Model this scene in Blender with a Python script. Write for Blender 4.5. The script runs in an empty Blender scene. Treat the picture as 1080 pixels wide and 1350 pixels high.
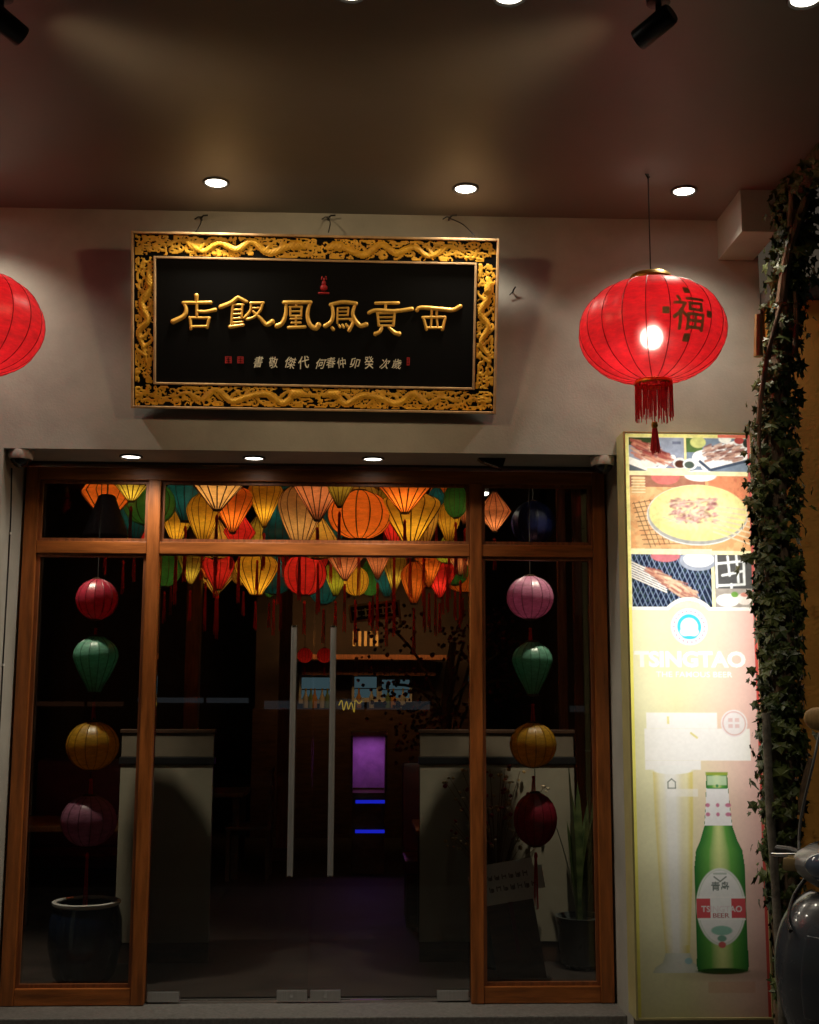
import bpy, bmesh, math, random
import numpy as np
from mathutils import Vector, Matrix

rnd = random.Random(7)
R = math.radians
SC = bpy.context.scene
COL = SC.collection

# ------------------------------------------------------------------ camera
F = 1600.0                                   # focal length in photo pixels (1080 wide)
CAM = Vector((0.0, -6.8, 1.76))
PITCH, YAW, ROLL = R(8.5), R(-2.13), R(-0.23)
MR = Matrix.Rotation(YAW, 3, 'Z') @ Matrix.Rotation(PITCH, 3, 'X') @ Matrix.Rotation(ROLL, 3, 'Y')
cam_d = bpy.data.cameras.new('camera')
cam_d.sensor_fit = 'HORIZONTAL'; cam_d.sensor_width = 36.0; cam_d.lens = 36.0 * F / 1080.0
cam_d.clip_start = 0.05; cam_d.clip_end = 2000
cam = bpy.data.objects.new('camera', cam_d); COL.objects.link(cam)
mw = (MR @ Matrix.Rotation(R(90), 3, 'X')).to_4x4(); mw.translation = CAM
cam.matrix_world = mw
SC.camera = cam

# ------------------------------------------------------------------ world, sun, exposure
world = bpy.data.worlds.new('World'); SC.world = world; world.use_nodes = True
wn = world.node_tree.nodes; wl = world.node_tree.links
sky = wn.new('ShaderNodeTexSky'); sky.sky_type = 'NISHITA'; sky.sun_disc = False
SUN_EL, SUN_AZ = R(3.0), R(15.0)
sky.sun_elevation = SUN_EL; sky.sun_rotation = SUN_AZ
wl.new(sky.outputs[0], wn['Background'].inputs[0])
wn['Background'].inputs[1].default_value = 0.012
sun_d = bpy.data.lights.new('sun', 'SUN'); sun_d.energy = 0.02; sun_d.angle = R(12); sun_d.color = (1, .8, .62)
sun = bpy.data.objects.new('sun', sun_d); COL.objects.link(sun)
sun.rotation_euler = Vector((-math.sin(SUN_AZ)*math.cos(SUN_EL), -math.cos(SUN_AZ)*math.cos(SUN_EL), -math.sin(SUN_EL))).to_track_quat('-Z', 'Y').to_euler()
SC.view_settings.view_transform = 'Standard'; SC.view_settings.look = 'None'
SC.view_settings.exposure = 0.0; SC.view_settings.gamma = 1.0
SC.view_settings.use_curve_mapping = False
SC.render.engine = 'CYCLES'
SC.cycles.use_denoising = True
SC.cycles.max_bounces = 6; SC.cycles.transparent_max_bounces = 16
SC.cycles.caustics_reflective = False; SC.cycles.caustics_refractive = False
SC.cycles.sample_clamp_indirect = 4.0

# ------------------------------------------------------------------ helpers
def at(px, py, Y=None, Z=None):
    """a point seen in the photograph at a known depth plane Y or height Z, in metres"""
    v = MR @ Vector(((px - 540) / F, 1.0, -(py - 675) / F))
    t = (Y - CAM.y) / v.y if Y is not None else (Z - CAM.z) / v.z
    return CAM + t * v

def mat(name, col, rough=.6, metal=0.0, emis=None, estr=0.0, var=0.0, vscale=8.0, bump=0.0, bscale=60.0, coat=0.0, spec=.5, col2=None, stretch=None):
    m = bpy.data.materials.new(name); m.use_nodes = True
    nt = m.node_tree; p = nt.nodes['Principled BSDF']
    p.inputs['Roughness'].default_value = rough; p.inputs['Metallic'].default_value = metal
    p.inputs['Specular IOR Level'].default_value = spec; p.inputs['Coat Weight'].default_value = coat
    p.inputs['Base Color'].default_value = (*col, 1)
    tc = nt.nodes.new('ShaderNodeTexCoord'); src = tc.outputs['Object']
    if stretch:
        mp = nt.nodes.new('ShaderNodeMapping'); mp.inputs['Scale'].default_value = stretch
        nt.links.new(src, mp.inputs[0]); src = mp.outputs[0]
    if var or col2:
        n = nt.nodes.new('ShaderNodeTexNoise'); n.inputs['Scale'].default_value = vscale; n.inputs['Detail'].default_value = 6
        n.inputs['Roughness'].default_value = .62
        nt.links.new(src, n.inputs['Vector'])
        r = nt.nodes.new('ShaderNodeValToRGB')
        r.color_ramp.elements[0].position = .32; r.color_ramp.elements[1].position = .7
        a = tuple(c * (1 - var) for c in col); b = col2 if col2 else tuple(min(1, c * (1 + var)) for c in col)
        r.color_ramp.elements[0].color = (*a, 1); r.color_ramp.elements[1].color = (*b, 1)
        nt.links.new(n.outputs['Fac'], r.inputs[0]); nt.links.new(r.outputs[0], p.inputs['Base Color'])
        mr = nt.nodes.new('ShaderNodeMapRange'); mr.inputs['To Min'].default_value = max(0, rough - .12); mr.inputs['To Max'].default_value = min(1, rough + .12)
        nt.links.new(n.outputs['Fac'], mr.inputs['Value']); nt.links.new(mr.outputs[0], p.inputs['Roughness'])
    if bump:
        n2 = nt.nodes.new('ShaderNodeTexNoise'); n2.inputs['Scale'].default_value = bscale; n2.inputs['Detail'].default_value = 5
        nt.links.new(src, n2.inputs['Vector'])
        b = nt.nodes.new('ShaderNodeBump'); b.inputs['Strength'].default_value = bump; b.inputs['Distance'].default_value = .01
        nt.links.new(n2.outputs['Fac'], b.inputs['Height']); nt.links.new(b.outputs[0], p.inputs['Normal'])
    if emis:
        p.inputs['Emission Color'].default_value = (*emis, 1); p.inputs['Emission Strength'].default_value = estr
    return m

def glass_mat(name, tint=(.93, .96, .95), ior=1.5, rough=0.0):
    m = bpy.data.materials.new(name); m.use_nodes = True
    nt = m.node_tree; nt.nodes.remove(nt.nodes['Principled BSDF']); out = nt.nodes['Material Output']
    t = nt.nodes.new('ShaderNodeBsdfTransparent'); t.inputs[0].default_value = (*tint, 1)
    g = nt.nodes.new('ShaderNodeBsdfGlossy'); g.inputs['Roughness'].default_value = rough; g.inputs[0].default_value = (.9, .9, .9, 1)
    f = nt.nodes.new('ShaderNodeFresnel'); f.inputs[0].default_value = ior
    x = nt.nodes.new('ShaderNodeMixShader')
    nt.links.new(f.outputs[0], x.inputs[0]); nt.links.new(t.outputs[0], x.inputs[1]); nt.links.new(g.outputs[0], x.inputs[2])
    nt.links.new(x.outputs[0], out.inputs[0])
    return m

def silk_mat(name, see=0.0, diffuse=.35, weave=True):
    """thin lantern silk: colour taken from the object, light passes from the bulb inside"""
    m = bpy.data.materials.new(name); m.use_nodes = True
    nt = m.node_tree; nt.nodes.remove(nt.nodes['Principled BSDF']); out = nt.nodes['Material Output']
    oi = nt.nodes.new('ShaderNodeObjectInfo')
    tc = nt.nodes.new('ShaderNodeTexCoord')
    n = nt.nodes.new('ShaderNodeTexNoise'); n.inputs['Scale'].default_value = (14 if see else 3.0); n.inputs['Detail'].default_value = 7; n.inputs['Roughness'].default_value = .7
    mp = nt.nodes.new('ShaderNodeMapping'); mp.inputs['Scale'].default_value = (1, 1, 3.2); nt.links.new(tc.outputs['Object'], mp.inputs[0]); nt.links.new(mp.outputs[0], n.inputs['Vector'])
    mr = nt.nodes.new('ShaderNodeMapRange'); mr.inputs['From Min'].default_value = .25; mr.inputs['From Max'].default_value = .75; mr.inputs['To Min'].default_value = .55; mr.inputs['To Max'].default_value = 1.2
    nt.links.new(n.outputs['Fac'], mr.inputs['Value'])
    mul = nt.nodes.new('ShaderNodeMix'); mul.data_type = 'RGBA'; mul.blend_type = 'MULTIPLY'; mul.inputs['Factor'].default_value = 1
    nt.links.new(oi.outputs['Color'], mul.inputs['A']); nt.links.new(mr.outputs[0], mul.inputs['B'])
    tr = nt.nodes.new('ShaderNodeBsdfTranslucent'); df = nt.nodes.new('ShaderNodeBsdfDiffuse')
    nt.links.new(mul.outputs['Result'], tr.inputs[0]); nt.links.new(mul.outputs['Result'], df.inputs[0])
    x = nt.nodes.new('ShaderNodeMixShader'); x.inputs[0].default_value = diffuse
    nt.links.new(tr.outputs[0], x.inputs[1]); nt.links.new(df.outputs[0], x.inputs[2])
    gl = nt.nodes.new('ShaderNodeBsdfGlossy'); gl.inputs['Roughness'].default_value = .38; gl.inputs[0].default_value = (.9, .9, .9, 1)
    x3 = nt.nodes.new('ShaderNodeMixShader'); x3.inputs[0].default_value = .05
    nt.links.new(x.outputs[0], x3.inputs[1]); nt.links.new(gl.outputs[0], x3.inputs[2])
    last = x3
    if see > 0:            # silk scatters the bulb into a soft spot and a wide halo
        for ro, wt, cc in ((.75, .10, (1, .40, .38, 1)), (.34, .06, (1, .80, .74, 1))):
            rf = nt.nodes.new('ShaderNodeBsdfRefraction'); rf.inputs['IOR'].default_value = 1.12; rf.inputs['Roughness'].default_value = ro; rf.inputs[0].default_value = cc
            x4 = nt.nodes.new('ShaderNodeMixShader'); x4.inputs[0].default_value = wt
            nt.links.new(x3.outputs[0], x4.inputs[1]); nt.links.new(rf.outputs[0], x4.inputs[2]); last = x4; x3 = x4
    if see > 0:
        tp = nt.nodes.new('ShaderNodeBsdfTransparent'); tp.inputs[0].default_value = (1, .75, .7, 1)
        x2 = nt.nodes.new('ShaderNodeMixShader'); x2.inputs[0].default_value = see
        nt.links.new(x3.outputs[0], x2.inputs[1]); nt.links.new(tp.outputs[0], x2.inputs[2]); last = x2
    nt.links.new(last.outputs[0], out.inputs[0])
    return m

def emit_mat(name, col, strength):
    m = bpy.data.materials.new(name); m.use_nodes = True
    nt = m.node_tree; nt.nodes.remove(nt.nodes['Principled BSDF'])
    e = nt.nodes.new('ShaderNodeEmission'); e.inputs[0].default_value = (*col, 1); e.inputs[1].default_value = strength
    nt.links.new(e.outputs[0], nt.nodes['Material Output'].inputs[0])
    return m

class MB:
    def __init__(s): s.v = []; s.f = []; s.fm = []
    def add(s, vs, fs, mi=0):
        o = len(s.v); s.v += [tuple(p) for p in vs]; s.f += [tuple(i + o for i in f) for f in fs]; s.fm += [mi] * len(fs); return s
    def box(s, x0, x1, y0, y1, z0, z1, mi=0, bev=0.0):
        if bev > 0:
            b = min(bev, abs(x1-x0)*.45, abs(y1-y0)*.45, abs(z1-z0)*.45)
            bm = bmesh.new(); bmesh.ops.create_cube(bm, size=1)
            for v in bm.verts: v.co = Vector(((x0+x1)/2+v.co.x*(x1-x0), (y0+y1)/2+v.co.y*(y1-y0), (z0+z1)/2+v.co.z*(z1-z0)))
            bmesh.ops.bevel(bm, geom=bm.edges[:], offset=b, segments=2, affect='EDGES', profile=.6)
            return s.bm(bm, mi)
        vs = [(x, y, z) for z in (z0, z1) for y in (y0, y1) for x in (x0, x1)]
        return s.add(vs, [(0,2,3,1),(4,5,7,6),(0,1,5,4),(2,6,7,3),(0,4,6,2),(1,3,7,5)], mi)
    def bm(s, bm, mi=0):
        bm.verts.index_update(); s.add([v.co[:] for v in bm.verts], [[v.index for v in f.verts] for f in bm.faces], mi); bm.free(); return s
    def quad(s, a, b, c, d, mi=0): return s.add([a, b, c, d], [(0,1,2,3)], mi)
    def tube(s, pts, rad, n=8, mi=0, cap=True):
        pts = [Vector(p) for p in pts]; k = len(pts)
        rs = rad if isinstance(rad, (list, tuple)) else [rad] * k
        vs = []; fs = []; up = None
        for i, p in enumerate(pts):
            t = (pts[min(i+1, k-1)] - pts[max(i-1, 0)]).normalized()
            if up is None: up = t.orthogonal().normalized()
            up = (up - t * up.dot(t)); up = up.normalized() if up.length > 1e-6 else t.orthogonal().normalized()
            b = t.cross(up)
            for j in range(n):
                a = 2*math.pi*j/n; vs.append(p + (up*math.cos(a) + b*math.sin(a)) * rs[i])
        for i in range(k-1):
            for j in range(n):
                fs.append((i*n+j, i*n+(j+1) % n, (i+1)*n+(j+1) % n, (i+1)*n+j))
        if cap: fs.append(tuple(range(n-1, -1, -1))); fs.append(tuple((k-1)*n+j for j in range(n)))
        return s.add(vs, fs, mi)
    def lathe(s, prof, n=24, c=(0,0,0), mi=0, gores=0, sag=0.0, cap=False):
        vs = []; fs = []; k = len(prof)
        for (r, z) in prof:
            for j in range(n):
                a = 2*math.pi*j/n; rr = r
                if gores:
                    fr = (a*gores/(2*math.pi)) % 1.0
                    rr = r * (1 - sag * (1-abs(2*fr-1)))
                vs.append((c[0]+rr*math.cos(a), c[1]+rr*math.sin(a), c[2]+z))
        for i in range(k-1):
            for j in range(n): fs.append((i*n+j, i*n+(j+1) % n, (i+1)*n+(j+1) % n, (i+1)*n+j))
        if cap: fs.append(tuple(range(n))); fs.append(tuple((k-1)*n+j for j in range(n-1, -1, -1)))
        return s.add(vs, fs, mi)
    def mesh(s, name, mats, smooth=False):
        me = bpy.data.meshes.new(name); me.from_pydata(s.v, [], s.f); me.update()
        for m in (mats if isinstance(mats, (list, tuple)) else [mats]): me.materials.append(m)
        me.polygons.foreach_set('material_index', s.fm)
        bm = bmesh.new(); bm.from_mesh(me); bmesh.ops.recalc_face_normals(bm, faces=bm.faces); bm.to_mesh(me); bm.free()
        if smooth:
            me.polygons.foreach_set('use_smooth', [True]*len(me.polygons))
            try: me.set_sharp_from_angle(angle=R(38))
            except Exception: pass
        return me
    def build(s, name, mats, parent=None, smooth=False, loc=None):
        return link(name, s.mesh(name, mats, smooth), parent, loc)

def link(name, data, parent=None, loc=None):
    o = bpy.data.objects.new(name, data); COL.objects.link(o)
    if parent: o.parent = parent
    if loc is not None: o.location = loc
    return o
def tag(o, label=None, cat=None, group=None, kind=None):
    if label: o['label'] = label
    if cat: o['category'] = cat
    if group: o['group'] = group
    if kind: o['kind'] = kind
    return o
def thing(name, label, cat, loc=(0,0,0), rz=0.0, group=None):
    o = link(name, None); o.location = loc; o.rotation_euler = (0, 0, rz); o.empty_display_size = .1
    return tag(o, label, cat, group)
def lamp(name, kind, loc, energy, color, parent=None, **kw):
    d = bpy.data.lights.new(name, kind); d.energy = energy; d.color = color
    for k, v in kw.items(): setattr(d, k, v)
    o = link(name, d, parent); o.location = loc; return o
def aim(o, direction): o.rotation_euler = Vector(direction).to_track_quat('-Z', 'Y').to_euler()
def catmull(pts, per=6):
    P = [Vector(p) for p in pts]
    if len(P) < 3:
        return [P[0].lerp(P[-1], i/per) for i in range(per+1)]
    out = []
    for i in range(len(P)-1):
        a = P[max(i-1, 0)]; b = P[i]; c = P[i+1]; d = P[min(i+2, len(P)-1)]
        for k in range(per):
            t = k/per
            out.append(.5*((2*b)+(c-a)*t+(2*a-5*b+4*c-d)*t*t+(-a+3*b-3*c+d)*t**3))
    out.append(P[-1]); return out
def glyph_mesh(text, size=1.0, extrude=0.0, offset=0.0, shear=0.0, align='CENTER', res=3):
    c = bpy.data.curves.new('glyph', 'FONT'); c.body = text; c.size = size; c.extrude = extrude; c.offset = offset
    c.shear = shear; c.align_x = align; c.resolution_u = res
    o = bpy.data.objects.new('glyph', c); COL.objects.link(o)
    dg = bpy.context.evaluated_depsgraph_get(); me = bpy.data.meshes.new_from_object(o.evaluated_get(dg))
    bpy.data.objects.remove(o); bpy.data.curves.remove(c); me.materials.clear()
    return me

# ------------------------------------------------------------------ materials
M = {}
M['wall'] = mat('wall_plaster', (.41, .40, .355), .75, var=.22, vscale=1.6, bump=.12, bscale=90)
M['jamb'] = mat('jamb_plaster', (.36, .33, .29), .7, var=.12, vscale=3, bump=.1)
M['ceil'] = mat('ceiling_paint', (.20, .178, .160), .45, var=.12, vscale=1.1, bump=.05, bscale=40, spec=.5)
M['orange_wall'] = mat('orange_render', (.62, .29, .05), .8, var=.2, vscale=3, bump=.2, bscale=50)
M['wood'] = mat('orange_wood', (.33, .10, .019), .42, var=.42, vscale=5, bump=.08, bscale=30, stretch=(6, 6, .6))
M['wood_h'] = mat('orange_wood_rail', (.33, .10, .019), .42, var=.42, vscale=5, bump=.08, bscale=30, stretch=(.6, 6, 6))
M['darkwood'] = mat('dark_wood', (.075, .035, .018), .5, var=.4, vscale=6, bump=.1, stretch=(1, 6, 6))
M['redwood'] = mat('red_brown_wood', (.22, .07, .02), .5, var=.4, vscale=9, bump=.1, stretch=(6, 6, .6))
M['glass'] = glass_mat('window_glass')
M['steel'] = mat('brushed_steel', (.55, .55, .54), .38, .8, var=.1, vscale=30, stretch=(8, 8, .3))
M['chrome'] = mat('chrome', (.75, .75, .75), .12, 1.0)
M['black'] = mat('black_metal', (.012, .012, .012), .4)
M['blackplastic'] = mat('black_plastic', (.02, .02, .022), .35)
M['whiteplastic'] = mat('white_plastic', (.62, .61, .58), .4, var=.06)
M['trim'] = mat('lamp_trim', (.08, .07, .06), .4, .3)
M['lens'] = emit_mat('lamp_lens', (1, .93, .80), 9.0)
M['lacquer'] = mat('black_lacquer', (.003, .003, .003), .55, spec=.08)
M['gold'] = mat('gold_leaf', (.92, .45, .035), .45, .10, var=.25, vscale=30, bump=.15, bscale=160)
M['goldedge'] = mat('pale_gold_moulding', (.62, .40, .20), .35, .3, var=.2, vscale=18)
M['letter'] = mat('gold_letter', (.95, .52, .10), .36, .3, var=.18, vscale=40)
M['smallletter'] = mat('pale_gold_ink', (.88, .76, .58), .5, .1, var=.3, vscale=90)
M['redseal'] = mat('red_seal', (.42, .015, .02), .5, var=.3, vscale=60)
M['silk'] = silk_mat('silk'); M['silk_big'] = silk_mat('big_lantern_silk', see=.0015, diffuse=.3)
M['rib'] = mat('lantern_rib', (.10, .03, .012), .6)
M['redrib'] = mat('red_lantern_rib', (.35, .01, .01), .5)
M['tassel_red'] = mat('red_tassel', (.72, .015, .022), .7, var=.35, vscale=40, stretch=(10, 10, .5))
M['brass'] = mat('brass', (.70, .42, .06), .3, .8, var=.2, vscale=25)
M['bulb'] = emit_mat('bulb', (1, .86, .74), 32.0)
M['granite'] = mat('granite', (.17, .165, .155), .5, var=.35, vscale=60, bump=.05)
M['tile'] = mat('paving', (.14, .135, .13), .65, var=.3, vscale=5, bump=.15)
M['asphalt'] = mat('asphalt', (.05, .05, .052), .85, var=.3, vscale=20, bump=.4, bscale=200)
M['beige'] = mat('beige_laminate', (.40, .36, .27), .45, var=.1, vscale=2.5)
M['ivy'] = mat('ivy_leaf', (.022, .075, .014), .45, var=.6, vscale=7, col2=(.12, .15, .03))
M['bark'] = mat('bark', (.19, .12, .07), .9, var=.5, vscale=14, bump=.8, bscale=40, stretch=(3, 3, .6))
M['palebark'] = mat('pale_bark', (.17, .15, .12), .9, var=.55, vscale=18, bump=.6, bscale=30)
M['bamboo'] = mat('bamboo', (.45, .28, .10), .55, var=.3, vscale=10, stretch=(4, 4, .6))
print('materials ok')

# ------------------------------------------------------------------ setting
ZC, ZS = 4.36, 3.03          # porch ceiling, soffit of the door opening
XL, XR = -1.905, 1.372       # door opening
YW = -0.45                   # face of the facade
FZ = 0.13                    # inside floor level

MB().box(-60, 60, -90, 60, -.4, -.16).build('ground', M['asphalt'])['kind'] = 'structure'
pv = thing('pavement', None, None); pv['kind'] = 'structure'
MB().box(-12, 12, -4.6, .2, -.14, -.012).build('pavement_bed', M['granite'], pv)
tm = MB().box(-.297, .297, -.297, .297, -.011, 0, bev=.003).mesh('paving_slab', M['tile'])
for i in range(14):
    for j in range(7):
        o = link('paving_slab', tm, pv, (-4.2+i*.6+.3, -4.3+j*.6, rnd.uniform(-.001, .001)))
MB().box(-12, 12, -4.78, -4.62, -.16, .0, bev=.012).build('kerb', M['granite'], pv)

# facade wall (the face above and beside the opening, jambs, boxed beam)
fw = thing('facade_wall', 'beige plastered shop front wall around the glass doors, with boxed corner beam', 'wall')
MB().box(-7, XL, YW, .12, -.01, ZC+.2).build('wall_panel', M['wall'], fw)
MB().box(XR, 2.16, YW, .12, -.01, ZC+.2).build('wall_panel', M['wall'], fw)
MB().box(XL, XR, YW, .12, ZS, ZC+.2).build('lintel', M['wall'], fw)
MB().box(XL-.002, XR+.002, -.10, -.082, ZS-.014, ZS-.001).build('soffit_trim', M['blackplastic'], fw)
bl = at(947, 343, Y=YW); bf = at(970, 305, Z=bl.z)
MB().box(bl.x, 2.13, bf.y, YW-.001, bl.z, ZC+.1, bev=.004).build('corner_beam', M['wall'], fw)
MB().box(XL, XR, -.30, .10, -.01, FZ-.003, bev=.006).build('threshold_step', M['granite'], fw)
cl = MB().box(-7, 2.14, -5.6, YW+.05, ZC, ZC+.16).build('ceiling', M['ceil']); cl['kind'] = 'structure'
eb = thing('eaves_board', 'dark brown timber board along the open edge of the porch ceiling', 'timber board')
MB().box(2.142, 2.20, -5.6, -.30, ZC-.10, ZC+.20, bev=.006).build('fascia_board', M['bark'], eb)
MB().box(2.202, 2.25, -5.6, -.30, ZC+.02, ZC+.16, bev=.006).build('drip_strip', M['darkwood'], eb)
ow = thing('orange_wall', 'orange rendered wall of the neighbouring shop beyond the ivy', 'wall')
MB().box(2.19, 4.6, -.62, .1, -.01, 3.86, bev=.01).build('wall_panel', M['orange_wall'], ow)
MB().box(2.165, 4.62, -.66, .12, 3.861, 3.95, bev=.01).build('coping', M['granite'], ow)

# dining room shell
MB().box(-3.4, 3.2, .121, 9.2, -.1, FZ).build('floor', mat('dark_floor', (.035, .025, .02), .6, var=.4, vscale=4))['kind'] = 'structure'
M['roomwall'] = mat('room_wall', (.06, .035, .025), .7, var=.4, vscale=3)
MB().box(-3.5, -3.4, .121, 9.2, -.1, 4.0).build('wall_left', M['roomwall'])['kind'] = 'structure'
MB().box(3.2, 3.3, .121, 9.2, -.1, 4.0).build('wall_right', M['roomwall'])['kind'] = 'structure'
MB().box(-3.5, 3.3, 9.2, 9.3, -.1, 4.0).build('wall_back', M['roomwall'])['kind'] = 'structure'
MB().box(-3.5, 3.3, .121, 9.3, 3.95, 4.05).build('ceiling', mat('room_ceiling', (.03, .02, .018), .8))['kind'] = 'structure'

# ------------------------------------------------------------------ storefront
sf = thing('storefront_frame', 'orange brown wooden door frame with mullions, transom and glazed side panels', 'door frame')
XF0, XF1, ZF0, ZF1 = -1.89, 1.358, FZ, 3.005
m1, m2, zt = -1.175, .625, 2.555
post_v = lambda n, x0, x1, z0, z1, y0=-.06, y1=.05: MB().box(x0, x1, y0, y1, z0, z1, bev=.004).build(n, M['wood'], sf)
rail = lambda n, x0, x1, z0, z1, y0=-.055, y1=.045: MB().box(x0, x1, y0, y1, z0, z1, bev=.004).build(n, M['wood_h'], sf)
post_v('post', XF0, XF0+.072, ZF0, ZF1); post_v('post', XF1-.072, XF1, ZF0, ZF1)
post_v('mullion', m1-.034, m1+.034, ZF0, ZF1-.071); post_v('mullion', m2-.034, m2+.034, ZF0, ZF1-.071)
rail('head_rail', XF0+.073, XF1-.073, ZF1-.07, ZF1)
for a, b in ((XF0+.073, m1-.035), (m1+.035, m2-.035), (m2+.035, XF1-.073)):
    rail('transom_rail', a, b, zt-.034, zt+.034)
for a, b in ((XF0+.073, m1-.035), (m2+.035, XF1-.073)):
    rail('bottom_rail', a, b, ZF0, ZF0+.085)
def beads(a, b, z0, z1):
    w = .018
    mb = MB()
    mb.box(a, a+w, -.035, -.012, z0, z1); mb.box(b-w, b, -.035, -.012, z0, z1)
    mb.box(a+w, b-w, -.034, -.011, z0, z0+w); mb.box(a+w, b-w, -.034, -.011, z1-w, z1)
    mb.build('glazing_bead', M['redwood'], sf)
    MB().box(a+.002, b-.002, -.005, .003, z0+.002, z1-.002).build('pane', M['glass'], sf)
for a, b in ((XF0+.073, m1-.035), (m1+.035, m2-.035), (m2+.035, XF1-.073)):
    beads(a, b, zt+.035, ZF1-.071)
for a, b in ((XF0+.073, m1-.035), (m2+.035, XF1-.073)):
    beads(a, b, ZF0+.086, zt-.035)
xm = (m1+m2)/2
for s, lab in ((-1, 'frameless glass door leaf hinged beside the green and pink lantern string, long steel pull handle'),
               (1, 'frameless glass door leaf hinged beside the red lantern string, long steel pull handle')):
    xa, xb = (m1+.040, xm-.004) if s < 0 else (xm+.004, m2-.040)
    d = thing('glass_door', lab, 'glass door', (xa if s < 0 else xb, 0, FZ))
    ox = d.location.x
    MB().box(xa-ox, xb-ox, -.006, .006, .012, zt-.04-FZ).build('pane', M['glass'], d)
    hx = (xm - .108 if s < 0 else xm + .108) - ox
    h = MB().tube([(hx, -.075, .665), (hx, -.075, 1.99)], .0165, 16).build('pull_handle', M['steel'], d, True)
    for zz in (.78, 1.10, 1.40, 1.72): MB().tube([(hx, -.075, zz), (hx, -.0062, zz)], .009, 10).build('standoff', M['chrome'], h, True)
    for zz in (.662, 1.993): MB().tube([(hx, -.075, zz-.004), (hx, -.075, zz+.004)], .0185, 16).build('end_cap', M['chrome'], h, True)
    px0 = hx+ox
    MB().box((m1+.045 if s < 0 else m2-.215)-ox, (m1+.215 if s < 0 else m2-.045)-ox, -.016, .016, .006, .058, bev=.004).build('pivot_fitting', M['steel'], d)
    lk = MB().box((xm-.17 if s < 0 else xm+.008)-ox, (xm-.008 if s < 0 else xm+.17)-ox, -.016, .016, .008, .062, bev=.004).build('lock_fitting', M['steel'], d)
    cx = (xm-.09 if s < 0 else xm+.09)-ox
    MB().tube([(cx, -.022, .035), (cx, -.016, .035)], .011, 14).build('key_cylinder', M['chrome'], lk, True)

# ------------------------------------------------------------------ downlights
def downlight(p, r, label, group, energy, size, blend, aimv=(0, 0, -1), color=(1, .88, .71)):
    d = thing('downlight', label, 'ceiling light', p, 0, group)
    MB().lathe([(r, -.001), (r*1.02, -.008), (r*.93, -.012), (r*.80, -.006), (r*.78, -.001)], 32).build('trim_ring', M['trim'], d, True)
    MB().lathe([(r*.79, -.004), (r*.4, -.007), (.001, -.008)], 28).build('lens', M['lens'], d, True)
    L = lamp('lamp', 'SPOT', (0, 0, -.02), energy, color, d, spot_size=R(size), spot_blend=blend, shadow_soft_size=.06)
    aim(L, aimv)
    return d
GA = 'downlights in the porch ceiling'
for (px, py), lab in zip(((285, 240), (614, 248), (902, 251), (463, -12), (672, -7), (1062, -3)),
        ('round white downlight in the ceiling in front of the left half of the carved signboard',
         'round white downlight in the ceiling above the right end of the carved signboard',
         'round white downlight in the ceiling close to the red lantern cord',
         'round downlight in the ceiling out in front of the carved signboard centre',
         'round downlight in the ceiling beside the black spotlight by the lantern',
         'round downlight in the ceiling out in front of the ivy')):
    p = at(px, py, Z=ZC)
    downlight(p, .068, lab, GA, 62 if py > 100 else (55 if px > 1000 else 6), 124, .9)
downlight(Vector((-2.05, -.84, ZC)), .068, 'round white downlight in the ceiling beside the other red lantern', GA, 62, 124, .9)
for (px, py), lab in zip(((173, 601), (335, 603), (492, 604)),
        ('small downlight in the door soffit above the left side panel', 'small downlight in the door soffit between two others',
         'small downlight in the door soffit above the door handles')):
    p = at(px, py, Z=ZS)
    downlight(p, .062, lab, 'downlights in the door soffit', 22, 150, .8)

# ------------------------------------------------------------------ black spotlights
def spot_head(base, d, label):
    t = thing('spotlight', label, 'spotlight', base, 0, 'black spotlights on the porch ceiling')
    d = Vector(d).normalized()
    MB().lathe([(.001, -.001), (.045, -.001), (.045, -.018), (.012, -.026), (.001, -.026)], 20).build('ceiling_mount', M['black'], t, True)
    MB().tube([(0, 0, -.02), (0, 0, -.085)], .012, 10).build('stem', M['black'], t, True)
    c = Vector((0, 0, -.10))
    a = c - d*.055; b = c + d*.10
    h = MB().tube([a-d*.006, a, a+d*.02, b-d*.006, b, b-d*.003, b-d*.02], [.034, .040, .043, .043, .041, .036, .034], 20).build('lamp_head', M['black'], t, True)
    MB().tube([b-d*.022, b-d*.019], .033, 20).build('lens', emit_mat('spot_lens', (1, .85, .6), 3.0), h)
    L = lamp('lamp', 'SPOT', c+d*.105, 40, (1, .72, .40), t, spot_size=R(92), spot_blend=.9, shadow_soft_size=.12)
    aim(L, d)
pr = at(868, -2, Z=ZC); pl = at(2, -8, Z=ZC)
spot_head(pr, (-.62, .62, -.32), 'black cylinder spotlight hanging from the ceiling, between two downlights')
spot_head(pl, (.62, .66, -.32), 'black cylinder spotlight hanging from the ceiling, far from the red lantern with the gold character')

# ------------------------------------------------------------------ carved signboard
SW, SH = 1.925, .985
pb = (at(174, 541, Y=-.50) + at(653, 543, Y=-.50)) / 2
ptp = (at(165, 305, Y=-.70) + at(660, 316, Y=-.70)) / 2
tilt = math.atan2(-(ptp.y-pb.y), ptp.z-pb.z); SH = (ptp-pb).length
SW = (at(653, 543, Y=-.50)-at(174, 541, Y=-.50)).length
sg = thing('signboard', 'black lacquer signboard with gold Chinese characters and carved dragon border', 'sign', pb)
sg.rotation_euler = (tilt, R(.25), 0)
def sl(px, py):          # photo position on the board -> board coordinates (x, z)
    v = (py - 310.5) / (542 - 310.5)
    for _ in range(3):
        xl = 165 + 9*v; xr = 660 - 7*v; u = (px-xl)/(xr-xl); yt = 305+11*u; yb = 541+2*u; v = (py-yt)/(yb-yt)
    return ((u-.5)*SW, (1-v)*SH)
bwx, bwz = .115, .126
MB().box(-SW/2+.004, SW/2-.004, -.008, .03, .004, SH-.004).build('backing_board', M['lacquer'], sg)
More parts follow.
